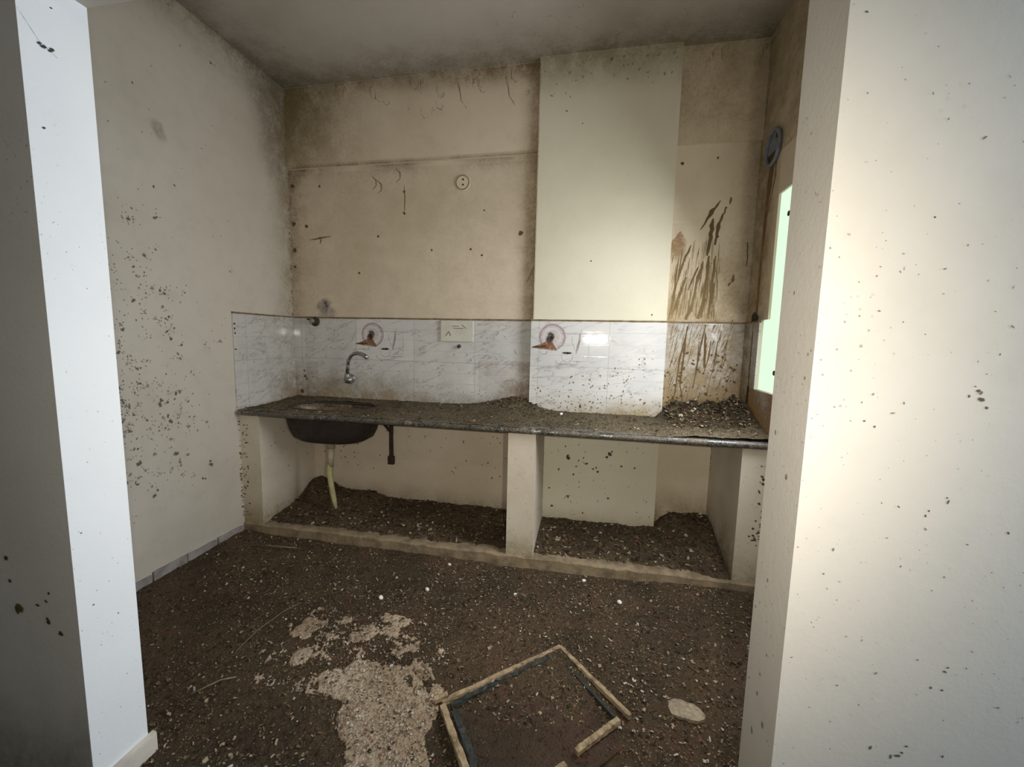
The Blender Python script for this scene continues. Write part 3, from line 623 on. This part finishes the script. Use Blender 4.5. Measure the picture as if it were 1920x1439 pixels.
n_, m_ = 90, 8; vs = []
for i in range(n_+1):
    x = X0+(X1-X0)*i/n_
    for j in range(m_+1):
        a = math.pi/2+math.pi*j/m_; vs.append((x, yf+.022*math.cos(a)*(1+.06*math.sin(i*2.1)), H-.02+.02*math.sin(a)))
b.add(vs, [(i*(m_+1)+j, (i+1)*(m_+1)+j, (i+1)*(m_+1)+j+1, i*(m_+1)+j+1) for i in range(n_) for j in range(m_)])
b.add([(X0, yf, zb_), (X0, yf, zt_), (X0, yf-.02, H-.02)], [(0, 1, 2)])
b.build('slab', 'granite', ct)

# sink
t = thing('kitchen_sink', (SX, SY, H-.16), 'dirty sunken sink bowl set in the left end of the counter, rusty below', 'sink')
def bowl(b, a0, b0, depth, top, flip):
    lv = [(0, 1.0), (.25, .985), (.55, .94), (.8, .86), (.93, .72), (1.0, .5), (1.0, .12)]; vs = []
    for (d, k_) in lv:
        for i in range(48): x, y = sell(2*math.pi*i/48, a0*k_, b0*k_); vs.append((SX+x, SY+y, top-depth*d))
    fs = [(r*48+i, r*48+(i+1) % 48, (r+1)*48+(i+1) % 48, (r+1)*48+i) for r in range(len(lv)-1) for i in range(48)]+[tuple((len(lv)-1)*48+i for i in range(48))]
    if flip: fs = [f[::-1] for f in fs]
    b.add(vs, fs)
b = MB(); bowl(b, SA+.002, SB+.002, .165, H-.004, False); b.build('bowl', 'sink', t, True)
b = MB(); bowl(b, SA+.02, SB+.02, .185, H-.045, False); mark(b.build('bowl_underside', 'sinkout', t, True), label='dark rusty underside of the bowl')
b = MB()
pts = [(SX+sell(q, SA-.003, SB-.003)[0], SY+sell(q, SA-.003, SB-.003)[1], H+.002) for q in np.linspace(0, 2*math.pi, 49)]
b.tube(pts, .007, 8, cap=False); b.build('rim', 'rust', t, True)
b = MB(); b.tube([(SX, SY, H-.168), (SX, SY, H-.163)], .035, 18); b.build('drain', 'chrome', t)

# waste pipe and hose
t = thing('waste_pipe', (.50, -.28, .12), 'yellowed plastic waste pipe and hose hanging below the sink bowl', 'pipe')
MB().tube([(.49, -.29, .60), (.49, -.29, .57), (.49, -.29, .569), (.49, -.29, .53)], [.034, .034, .026, .026], 16).build('pipe_collar', 'pvc', t, True)
MB().tube([(.49, -.29, .53), (.485, -.29, .46), (.48, -.29, .40)], [.020, .019, .017], 14).build('drain_pipe', 'pvc', t, True)
hz = [(.475, -.29, .42), (.475, -.295, .36), (.487, -.30, .29), (.502, -.305, .22), (.517, -.31, .165), (.532, -.315, .115)]
mark(MB().tube(hz, [.019, .019, .018, .018, .016, .010], 14).build('waste_hose', 'hose', t, True), label='greenish yellow flexible hose')

# iron bracket
t = thing('shelf_bracket', (.79, 0, .36), 'rusty iron angle bracket under the counter beside the sink bowl', 'bracket')
MB().bar((.79, -.012, .36), (.79, -.012, .775), .030, .014, up=(0, 1, 0), seg=8, jit=.1).build('wall_arm', 'rust', t)
MB().bar((.79, -.005, .772), (.79, -.36, .772), .028, .012, seg=8, jit=.1).build('top_arm', 'rust', t)
MB().bar((.79, -.016, .60), (.79, -.21, .768), .020, .012, seg=4, jit=.1).build('brace', 'rust', t)
MB().bar((.79, -.016, .36), (.79, -.016, .42), .045, .026, up=(0, 1, 0), seg=3, jit=.1).build('foot', 'rust', t)

# tap
t = thing('wall_tap', (.443, -TT, .975), 'chrome swan-neck tap on the tiles above the sink', 'tap')
MB().tube([(.475, -.008, .985), (.475, -.02, .985), (.475, -.021, .985), (.475, -.06, .985)], [.034, .034, .017, .017], 18).build('flange', 'chrome', t, True)
MB().tube([(.475, -.06, .955), (.475, -.06, .962), (.475, -.06, .99), (.475, -.06, 1.02), (.475, -.06, 1.03)], [.012, .021, .022, .018, .012], 16).build('valve_body', 'chrome', t, True)
MB().tube([(.475, -.05, .985), (.50, -.075, .982), (.52, -.085, .98)], [.020, .024, .026], 16).build('handle', 'chrome', t, True)
sp = [(.477, -.06, 1.025), (.479, -.062, 1.07), (.49, -.068, 1.115), (.512, -.076, 1.15), (.546, -.086, 1.172), (.585, -.096, 1.178), (.625, -.106, 1.172), (.655, -.114, 1.158), (.668, -.118, 1.146)]
MB().tube(sp, [.0135, .0125, .0125, .0125, .013, .0135, .014, .0145, .014], 12).build('spout', 'chrome', t, True)
# stub valve
t = thing('pipe_stub', (.185, 0, 1.40), 'dark capped pipe stub at the tile edge in the left corner', 'pipe stub')
MB().tube([(.19, .0, 1.40), (.19, -.014, 1.40), (.19, -.015, 1.40), (.19, -.05, 1.40)], [.036, .036, .02, .02], 18).build('collar', 'rust', t, True)
MB().tube([(.19, -.05, 1.40), (.19, -.058, 1.40)], [.022, .014], 18).build('cap', 'chrome', t, True)
MB().bar((.19, -.03, 1.41), (.145, -.04, 1.415), .014, .012).build('lever', 'rust', t)
# socket box
t = thing('socket_cover', (1.293, -TT, 1.28), 'cream blank socket cover on the tiles between tap and chimney', 'socket cover')
b = MB(); b.bar((1.178, -.016, 1.347), (1.408, -.016, 1.347), .140, .016, up=(0, -1, 0), bev=.08); b.build('cover_plate', 'plate', t)
b = MB()
for s_ in [[(-.05, .035), (.0, .035)], [(-.04, .02), (.03, .02)], [(.02, .045), (.05, .02)]]: b.bar((1.31+s_[0][0], -.0245, 1.347+s_[0][1]), (1.31+s_[1][0], -.0245, 1.347+s_[1][1]), .004, .002, up=(0, -1, 0))
b.bar((1.215, -.0245, 1.315), (1.235, -.0245, 1.345), .005, .002, up=(0, -1, 0)); b.bar((1.235, -.0245, 1.345), (1.25, -.0245, 1.315), .005, .002, up=(0, -1, 0)); b.build('scratches', 'ledge', t)
MB().tube([(1.308, -.01, 1.245), (1.308, -.03, 1.24)], [.013, .010], 12).build('stopper', 'rust', t, True)
# round plate
t = thing('round_cover', (1.321, 0, 2.333), 'small round painted-over cover plate high on the back wall', 'cover plate')
b = MB(); b.tube([(1.321, 0, 2.333), (1.321, -.006, 2.333), (1.321, -.008, 2.333)], [.052, .052, .046], 28); b.build('plate', 'paint', t)
b = MB(); b.tube([(1.321+.045*math.cos(q), -.008, 2.333+.045*math.sin(q)) for q in np.linspace(0, 2*math.pi, 25)], .003, 6, cap=False); b.build('groove_ring', 'ledge', t)
for dz in (-.015, .018):
    b = MB(); b.tube([(1.325, -.006, 2.333+dz), (1.325, -.011, 2.333+dz)], .006, 10); b.build('screw', 'rust', t)
# vent hole
t = thing('vent_pipe', (W, -.205, 2.33), 'blue-grey round pipe mouth high on the right wall above the brown run', 'vent pipe')
cy, cz = -.205, 2.355
b = MB(); b.tube([(W-.012, cy+.082*math.cos(q), cz+.088*math.sin(q)) for q in np.linspace(0, 2*math.pi, 33)], .010, 8, cap=False); b.build('pipe_rim', 'pipegrey', t, True)
b = MB(); b.tube([(W, cy, cz), (W-.007, cy, cz)], .082, 32); b.build('pipe_cap', 'pipegrey', t)
b = MB(); b.add([(W-.0085, cy+.078*math.cos(q), cz-.004+.080*math.sin(q)) for q in np.linspace(math.pi*1.08, math.pi*1.92, 16)], [tuple(range(16))]); mark(b.build('mud_fill', 'rust', t), label='dark mud in the pipe mouth')
b = MB(); b.tube([(W-.006, cy-.045, cz+.045), (W-.014, cy-.045, cz+.045)], .014, 12); b.build('hole', 'black', t)

# plinth and piers
b = MB(); n_ = 60; vs = []
prof = [(0, ZF), (0, HK), (-PD+.0, HK), (-PD-.012, HK-.010), (-PD-.018, ZF)]
for i in range(n_+1):
    x = W*i/n_; j_ = R1.uniform(-.003, .003)
    vs += [(x, y+(j_ if k_ > 1 else 0), z+(j_ if 0 < k_ < 4 else 0)) for k_, (y, z) in enumerate(prof)]
b.add(vs, [(i*5+k_, i*5+(k_+1) % 5, (i+1)*5+(k_+1) % 5, (i+1)*5+k_) for i in range(n_) for k_ in range(5)])
o = b.build('counter_plinth', 'concrete'); mark(o, label='low cement plinth running under the whole counter', category='plinth')
def pier(x0, x1, label, back=0., extra=None, side=None):
    b = MB(); b.box(x0, x1, -PD, back, HK-.01, H-.04)
    if extra: b.box(*extra)
    for i in range(26):
        z = R1.uniform(.1, .76)
        b.blob((R1.uniform(x0, x1), -PD, z), NY, R1.uniform(.0015, .004), (.25, .2, .12), .8, n=6)
    if side: side(b)
    b.patch(x0, x1, HK, .25, (0, -PD, 0), NY, (.38, .31, .16), lambda s, t: .6*(1-t)**1.5)
    o = b.build('counter_pier', ['paint_low']+DIRT_SHADE); mark(o, label=label, category='pier', group='masonry piers under the counter'); return o
def sl(b):
    for i in range(50): b.blob((.012+abs(R1.gauss(0, .022)), -PD, R1.uniform(.1, .76)), NY, R1.uniform(.003, .009), BR, 1, .8, 1.5, n=7)
    for i in range(26): b.blob((XP, R1.uniform(-.45, -.02), R1.uniform(.35, .7)), NL, R1.uniform(.002, .008), (.22, .17, .12), .8, n=7)
    b.patch(-PD, 0, HK, .3, (XP, 0, 0), NL, (.30, .23, .14), lambda s, t: .6*(1-t)**2)
def sm(b):
    for i in range(60): b.blob((XM2, -.07-R1.random()**2*.3, R1.uniform(.1, .76)), NL, R1.uniform(.004, .011), (.12, .08, .04), 1, .7, n=7)
def sr(b):
    for i in range(34): b.blob((3.095+R1.gauss(0, .012), -PD, R1.triangular(.12, .76, .35)), NY, R1.uniform(.003, .010), (.10, .07, .035), 1, R1.uniform(.7, 1.8), R1.uniform(0, 3), n=7)
    for i in range(18): b.blob((RP, -.012, R1.uniform(.5, .76)), NR, R1.uniform(.004, .009), DK, 1, n=6)
    b.patch(-PD, 0, HK, .45, (RP, 0, 0), NR, (.28, .21, .12), lambda s, t: .7*(1-t)**1.5)
pier(.0, XP, 'cream masonry pier at the left wall, speckled along its left edge', side=sl)
pier(XM1, XM2, 'narrow cream masonry pier in the middle under the counter', back=-P-.001, extra=(XM1, XA-.001, -P-.001, -.001, HK-.01, H-.04), side=sm)
pier(RP, W, 'cream masonry pier at the right wall with dark mould spots', side=sr)

# ================================================================== DEBRIS
def floor_z(X, Y):
    base = -.065*np.clip((-1.15-Y)/.55, 0, 1)**1.2 - .005
    z = base+.020*fbm(X, Y, 2.2, 3, 3)+.016*fbm(X, Y, 14, 5, 11, .7)+.006*fbm(X, Y, 60, 3, 21, .7)
    z += .03*np.exp(-((X-2.95)**2/.10+(Y+.62)**2/.02))+.02*np.exp(-((X-.05)**2/.02+(Y+.62)**2/.03))
    return z
def in_frame(X, Y): return np.clip(1-np.maximum(np.abs((X-2.03)*.74+(Y+1.46)*.67), np.abs((X-2.03)*.67-(Y+1.46)*.74))/.3, 0, 1)
o = terrain('floor_debris', -.0, W, -2.35, -PD-.005, .0065, floor_z, 'soil', cut=lambda x, y: (y < YF+.004) & ((x < XL+.004) | (x > XR-.004))); mark(o, label='thick brown layer of soil and droppings covering the kitchen floor', category='debris', kind='stuff')
n_ = 26000
px = RNG.uniform(.02, 3.1, n_); py = RNG.uniform(-1.9, -.55, n_); keep = vnoise(px*4, py*4, 5)+RNG.uniform(-.45, .45, n_) > .35; keep &= ~((py < YF+.01) & ((px < XL+.01) | (px > XR-.01))); px, py = px[keep], py[keep]
pts = np.stack([px, py, floor_z(px, py)], 1)
o = litter('floor_litter', pts, .004+.011*RNG.random(len(pts))**2.5, [20, 28, 32, 12, 5, 6], tilt=.5); mark(o, label='leaf scraps and crumbs strewn over the kitchen floor', category='litter', kind='stuff')
# pale plaster patch
core = [(1.28, -1.44, .055), (1.38, -1.42, .10), (1.47, -1.42, .09), (1.50, -1.51, .14), (1.59, -1.60, .15), (1.62, -1.70, .16), (1.60, -1.82, .18), (1.66, -1.48, .09), (1.08, -1.36, .045), (1.29, -1.20, .045), (1.25, -1.24, .03), (1.69, -1.40, .035)]
def pmask(X, Y):
    m = np.zeros_like(X)
    for cx, cy, r in core: m = np.maximum(m, 1-np.hypot(X-cx, Y-cy)/r)
    return m+.75*fbm(X, Y, 12, 6, 31, .74)+.02-3*np.clip(1.40+.35*(-1.5-Y)-X, 0, 1)*(Y < -1.5)-4*np.clip(X-1.63-.62*np.clip(-1.45-Y, 0, 1), 0, 1)
def pz(X, Y): m = pmask(X, Y); return floor_z(X, Y)+np.where(m > .04, .004+.010*np.clip(m, 0, .5)+.01*fbm(X, Y, 50, 4, 40, .8), -.008)
M['plaster'] = soil_mat('crumbled plaster', (.74, .59, .44), (.46, .34, .23), (.85, .76, .62), dark=(.11, .07, .042), warm=(.38, .26, .18), speck=.9)
o = terrain('plaster_rubble', .95, 1.95, -1.95, -1.08, .006, pz, 'plaster', cut=lambda x, y: pmask(x, y) < .0); mark(o, label='pale patch of crumbled plaster on the floor left of the wooden frame', category='rubble', kind='stuff')
n_ = 16000; px = RNG.uniform(1.0, 1.9, n_); py = RNG.uniform(-1.95, -1.1, n_); keep = pmask(px, py)+RNG.uniform(-.15, .25, n_) > .14; px, py = px[keep], py[keep]
o = litter('plaster_crumbs', np.stack([px, py, np.maximum(pz(px, py), floor_z(px, py))], 1), .003+.008*RNG.random(len(px))**3, [42, 14, 12, 0, 30, 4], tilt=.4, asp=(1, 1.8)); mark(o, label='pale crumbs scattered over the plaster patch', category='rubble', kind='stuff')

# debris on the plinth
def plz(X, Y):
    z = HK+.008+.020*fbm(X, Y, 6, 4, 51)+.022*fbm(X, Y, 24, 4, 52, .7)
    z += .03*np.clip((Y+.5)/.45, 0, 1)
    z += .10*np.exp(-((X-.19)**2/.02+(Y+.02)**2/.018))+.035*np.exp(-((X-.62)**2/.012+(Y+.03)**2/.006))+.04*np.exp(-((X-.4)**2/.03+(Y+.1)**2/.02))
    z += .10*np.exp(-((X-2.93)**2/.035+(Y+.05)**2/.04))+.04*np.exp(-((X-2.93)**2/.01+(Y+.30)**2/.05))+.05*np.exp(-((X-2.76)**2/.004+(Y+.03)**2/.01))
    return z-.022*np.clip(1-(Y+PD)/.09, 0, 1)
for x0, x1, lb in ((XP+.001, XM1-.001, 'brown debris heaped on the plinth in the left bay under the sink'), (XM2+.001, RP-.001, 'dark debris on the plinth in the right bay under the counter')):
    o = terrain('bay_debris', x0, x1, -PD+.005, -.001, .006, plz, 'soil2'); mark(o, label=lb, category='debris', kind='stuff')
    n_ = int(1900*(x1-x0)); px = RNG.uniform(x0+.01, x1-.01, n_); py = RNG.uniform(-PD+.04, -.01, n_); ok = ~((px > XA) & (px < XB) & (py > -P-.01)); px, py = px[ok], py[ok]
    o = litter('bay_litter', np.stack([px, py, plz(px, py)], 1), .006+.022*RNG.random(len(px))**3, [12, 26, 40, 8, 5, 8], tilt=.5)
    mark(o, label='loose twigs and scraps lying on the debris in the '+('left' if x0 < 1 else 'right')+' bay', category='litter', kind='stuff')
# debris on the counter
def cz_(X, Y):
    z = H+.004+.010*fbm(X, Y, 9, 4, 61)+.008*fbm(X, Y, 40, 4, 62, .7)
    z += .015*np.clip((Y+.3)/.3, 0, 1)
    z += .065*np.exp(-((X-1.74)**2/.022+(Y+.05)**2/.012))*(1+.8*fbm(X, Y, 30, 4, 7, .8))+.02*np.exp(-((X-1.55)**2/.03+(Y+.06)**2/.02))
    z += np.clip((X-2.62)/.12, 0, 1)*(.07*np.exp(-((Y+.08)**2/.022))*(1+1.5*fbm(X, Y, 14, 4, 8, .7))+.015)
    z += .05*np.exp(-((X-3.08)**2/.006+(Y+.22)**2/.04))
    return z-.006*np.clip(1-(Y+CD-.005)/.06, 0, 1)
o = terrain('counter_dirt', .025, W-TT-.001, -CD+.006, -TT-.001, .0055, cz_, 'soil3', cut=lambda x, y: ((np.abs(x-SX)/(SA+.004))**2.6+(np.abs(y-SY)/(SB+.004))**2.6 < 1)); mark(o, label='greenish brown dirt layer lying over the granite counter', category='debris', kind='stuff')
o = terrain('corner_heap', XB+.01, W-TT-.002, -.46, -TT-.002, .0055, lambda X, Y: cz_(X, Y)-.02+.036*np.clip(np.minimum((X-XB-.01)/.12, (Y+.46)/.16)+.9*fbm(X, Y, 12, 5, 91, .7), 0, .8), 'soil4'); mark(o, label='dark mud and leaf heap in the right corner of the counter', category='debris', kind='stuff')
n_ = 5200; px = np.concatenate([RNG.uniform(.03, 3.1, 2600), RNG.normal(1.72, .09, 700), RNG.uniform(2.66, 3.1, 1900)]); py = np.concatenate([RNG.uniform(-.54, -.02, 2600), -.02-np.abs(RNG.normal(0, .08, 700)), -.02-np.abs(RNG.normal(0, .16, 1900))])
ok = (px < 3.115) & (px > .03) & (py > -.54) & (((np.abs(px-SX)/(SA+.02))**2.6+(np.abs(py-SY)/(SB+.02))**2.6) > 1) & ~((px > XA-.02) & (px < XB+.01) & (py > -P-.015)); px, py = px[ok], py[ok]
big = np.where(px > 2.66, 1.35, 1.)
o = litter('counter_litter', np.stack([px, py, cz_(px, py)+np.where(px > 2.72, .009, 0)], 1), (.005+.014*RNG.random(len(px))**2.5)*big, [10, 26, 44, 12, 3, 5], tilt=.45); mark(o, label='dry leaf and straw scraps on the counter, thickest in the right corner', category='litter', kind='stuff')

# pebbles
fz = lambda x, y: float(floor_z(np.array([x]), np.array([y]))[0])
def pebble(x, y, z, r, label):
    bm = bmesh.new(); bmesh.ops.create_icosphere(bm, subdivisions=3, radius=r)
    for v in bm.verts: v.co = Vector((v.co.x*1.1, v.co.y, v.co.z*.8))*(1+.08*math.sin(v.co.x*300+v.co.y*200))
    me = bpy.data.meshes.new('white_pebble'); bm.to_mesh(me); bm.free(); me.materials.append(M['white']); me.polygons.foreach_set('use_smooth', [True]*len(me.polygons))
    o = bpy.data.objects.new('white_pebble', me); COL.objects.link(o); o.location = (x, y, z+r*.5); o.rotation_euler = (R1.random(), R1.random(), R1.random()*3)
    mark(o, label=label, category='pebble', group='white pebbles on the debris')
for x, y, r, lb in [(1.228, -.977, .0115, 'larger white pebble on the floor debris, leftmost bright one'), (1.427, -.864, .0115, 'white pebble on the floor, second bright one from the left, below the sink bay'), (1.88, -.806, .008, 'small white pebble on the floor in front of the middle pier'),
                    (2.223, -.60, .011, 'white pebble on the floor close to the plinth of the right bay'), (2.402, -.753, .0125, 'large white pebble furthest right on the floor debris'), (1.461, -.619, .010, 'flat white pebble at the plinth foot left of the middle pier')]:
    pebble(x, y, fz(x, y), r, lb)
pebble(2.04, -.17, float(cz_(np.array([2.04]), np.array([-.17]))[0]), .010, 'white pebble on the counter against the chimney tiles')

# pale flat stone and twigs on the floor
def rough_disc(name, x, y, r, h_, mat, seed):
    rr = random.Random(seed); b = MB(); n = 14; z = fz(x, y); vs = []
    for (k_, zz) in ((1.0, -.006), (1.03, h_*.6), (.8, h_), (.35, h_*1.1)):
        for j in range(n):
            q = 2*math.pi*j/n; q_ = k_*r*(1+.22*math.sin(2*q+seed)+rr.uniform(-.1, .1)); vs.append((x+q_*math.cos(q)*1.15, y+q_*math.sin(q), z+zz+rr.uniform(-.002, .002)))
    fs = [(i*n+j, i*n+(j+1) % n, (i+1)*n+(j+1) % n, (i+1)*n+j) for i in range(3) for j in range(n)]+[tuple(3*n+j for j in range(n))]
    b.add(vs, fs); return b.build(name, mat)
mark(rough_disc('flat_stone', 2.600, -1.30, .045, .012, 'stone', 2), label='pale flat crusty stone on the floor right of the wooden frame', category='stone')
def twig(pts, r, mat, label):
    b = MB(); b.tube([(x, y, fz(x, y)+dz) for x, y, dz in pts], r, 7); mark(b.build('dry_twig', mat, None, True), label=label, category='twig', group='dry twigs on the floor')
twig([(.80, -1.40, .012), (.81, -1.30, .016), (.84, -1.18, .014), (.875, -1.10, .008)], .0016, 'litterw', 'long thin straw on the floor at the left, pointing to the sink')
twig([(.80, -1.595, .02), (.86, -1.53, .022), (.90, -1.50, .012)], .0022, 'wood', 'short pale twig sticking out by the left jamb')
twig([(.25, -.70, .02), (.36, -.69, .024), (.50, -.665, .016)], .003, 'litterw', 'thin twig near the foot of the left pier')
twig([(1.60, -1.33, .026), (1.64, -1.35, .028), (1.67, -1.38, .022)], .006, 'stone', 'thick pale stick on the plaster patch')

# wooden frame on the floor
t = thing('wooden_frame', (2.04, -1.42, -.02), 'broken wooden window frame lying on the debris in the foreground', 'frame')
ZW = -.012
A = (1.728, -1.448, ZW-.012); T_ = (2.132, -1.108, ZW+.006); Rr = (2.372, -1.385, ZW+.004); Bq = (2.02, -1.76, ZW-.024)
def rail(a, c, wd, name='rail', seg=22, h=.018, mat='wood', jit=.2): return MB().bar(a, c, wd, h, seg=seg, jit=jit).build(name, mat, t)
rail(A, T_, .017); rail(T_, (2.398, -1.372, ZW), .016)
rail((2.355, -1.398, ZW+.004), (2.215, -1.53, ZW-.008), .019); rail((2.185, -1.575, ZW-.012), (2.0, -1.74, ZW-.022), .021)
rail((1.735, -1.462, ZW-.010), (2.0, -1.80, ZW-.024), .021)
mark(MB().bar((1.70, -1.452, ZW-.004), (1.742, -1.425, ZW+.002), .017, .018, seg=3, jit=.2).build('rail_stub', 'wood', t), label='pale broken end stub')
MB().bar((1.765, -1.455, ZW-.008), (2.10, -1.165, ZW+.004), .016, .012, seg=26, jit=.6).build('gasket', 'seal', t)
MB().bar((1.785, -1.475, ZW-.006), (2.02, -1.79, ZW-.020), .020, .012, seg=26, jit=.55).build('gasket', 'seal', t)
MB().bar((2.14, -1.16, ZW-.002), (2.345, -1.385, ZW-.002), .012, .012, seg=14, jit=.35).build('gasket', 'seal', t)
# dirt-covered board inside the frame
def insz(X, Y): return -.020-.026*np.clip((-1.15-Y)/.55, 0, 1)+.010*fbm(X, Y, 10, 5, 71, .7)+.004*fbm(X, Y, 50, 3, 72)
xs = np.linspace(0, 1, 80); ys = np.linspace(0, 1, 90); a0 = np.array([1.80, -1.475]); e1 = np.array([2.12, -1.175])-a0; e2 = np.array([2.04, -1.78])-a0
U2, V2 = np.meshgrid(xs, ys); X = a0[0]+e1[0]*U2+e2[0]*V2; Y = a0[1]+e1[1]*U2+e2[1]*V2; Z = insz(X, Y)+.004
b = MB(); nx = 80
b.add(np.stack([X, Y, Z], -1).reshape(-1, 3).tolist(), [(j*nx+i, j*nx+i+1, (j+1)*nx+i+1, (j+1)*nx+i) for j in range(89) for i in range(79)])
M['panel'] = soil_mat('dirt on the board', (.105, .068, .045), (.065, .045, .028), (.36, .31, .24), warm=(.15, .07, .05), speck=.4)
mark(b.build('board_panel', 'panel', t, True), label='brown dirt-covered board inside the frame')
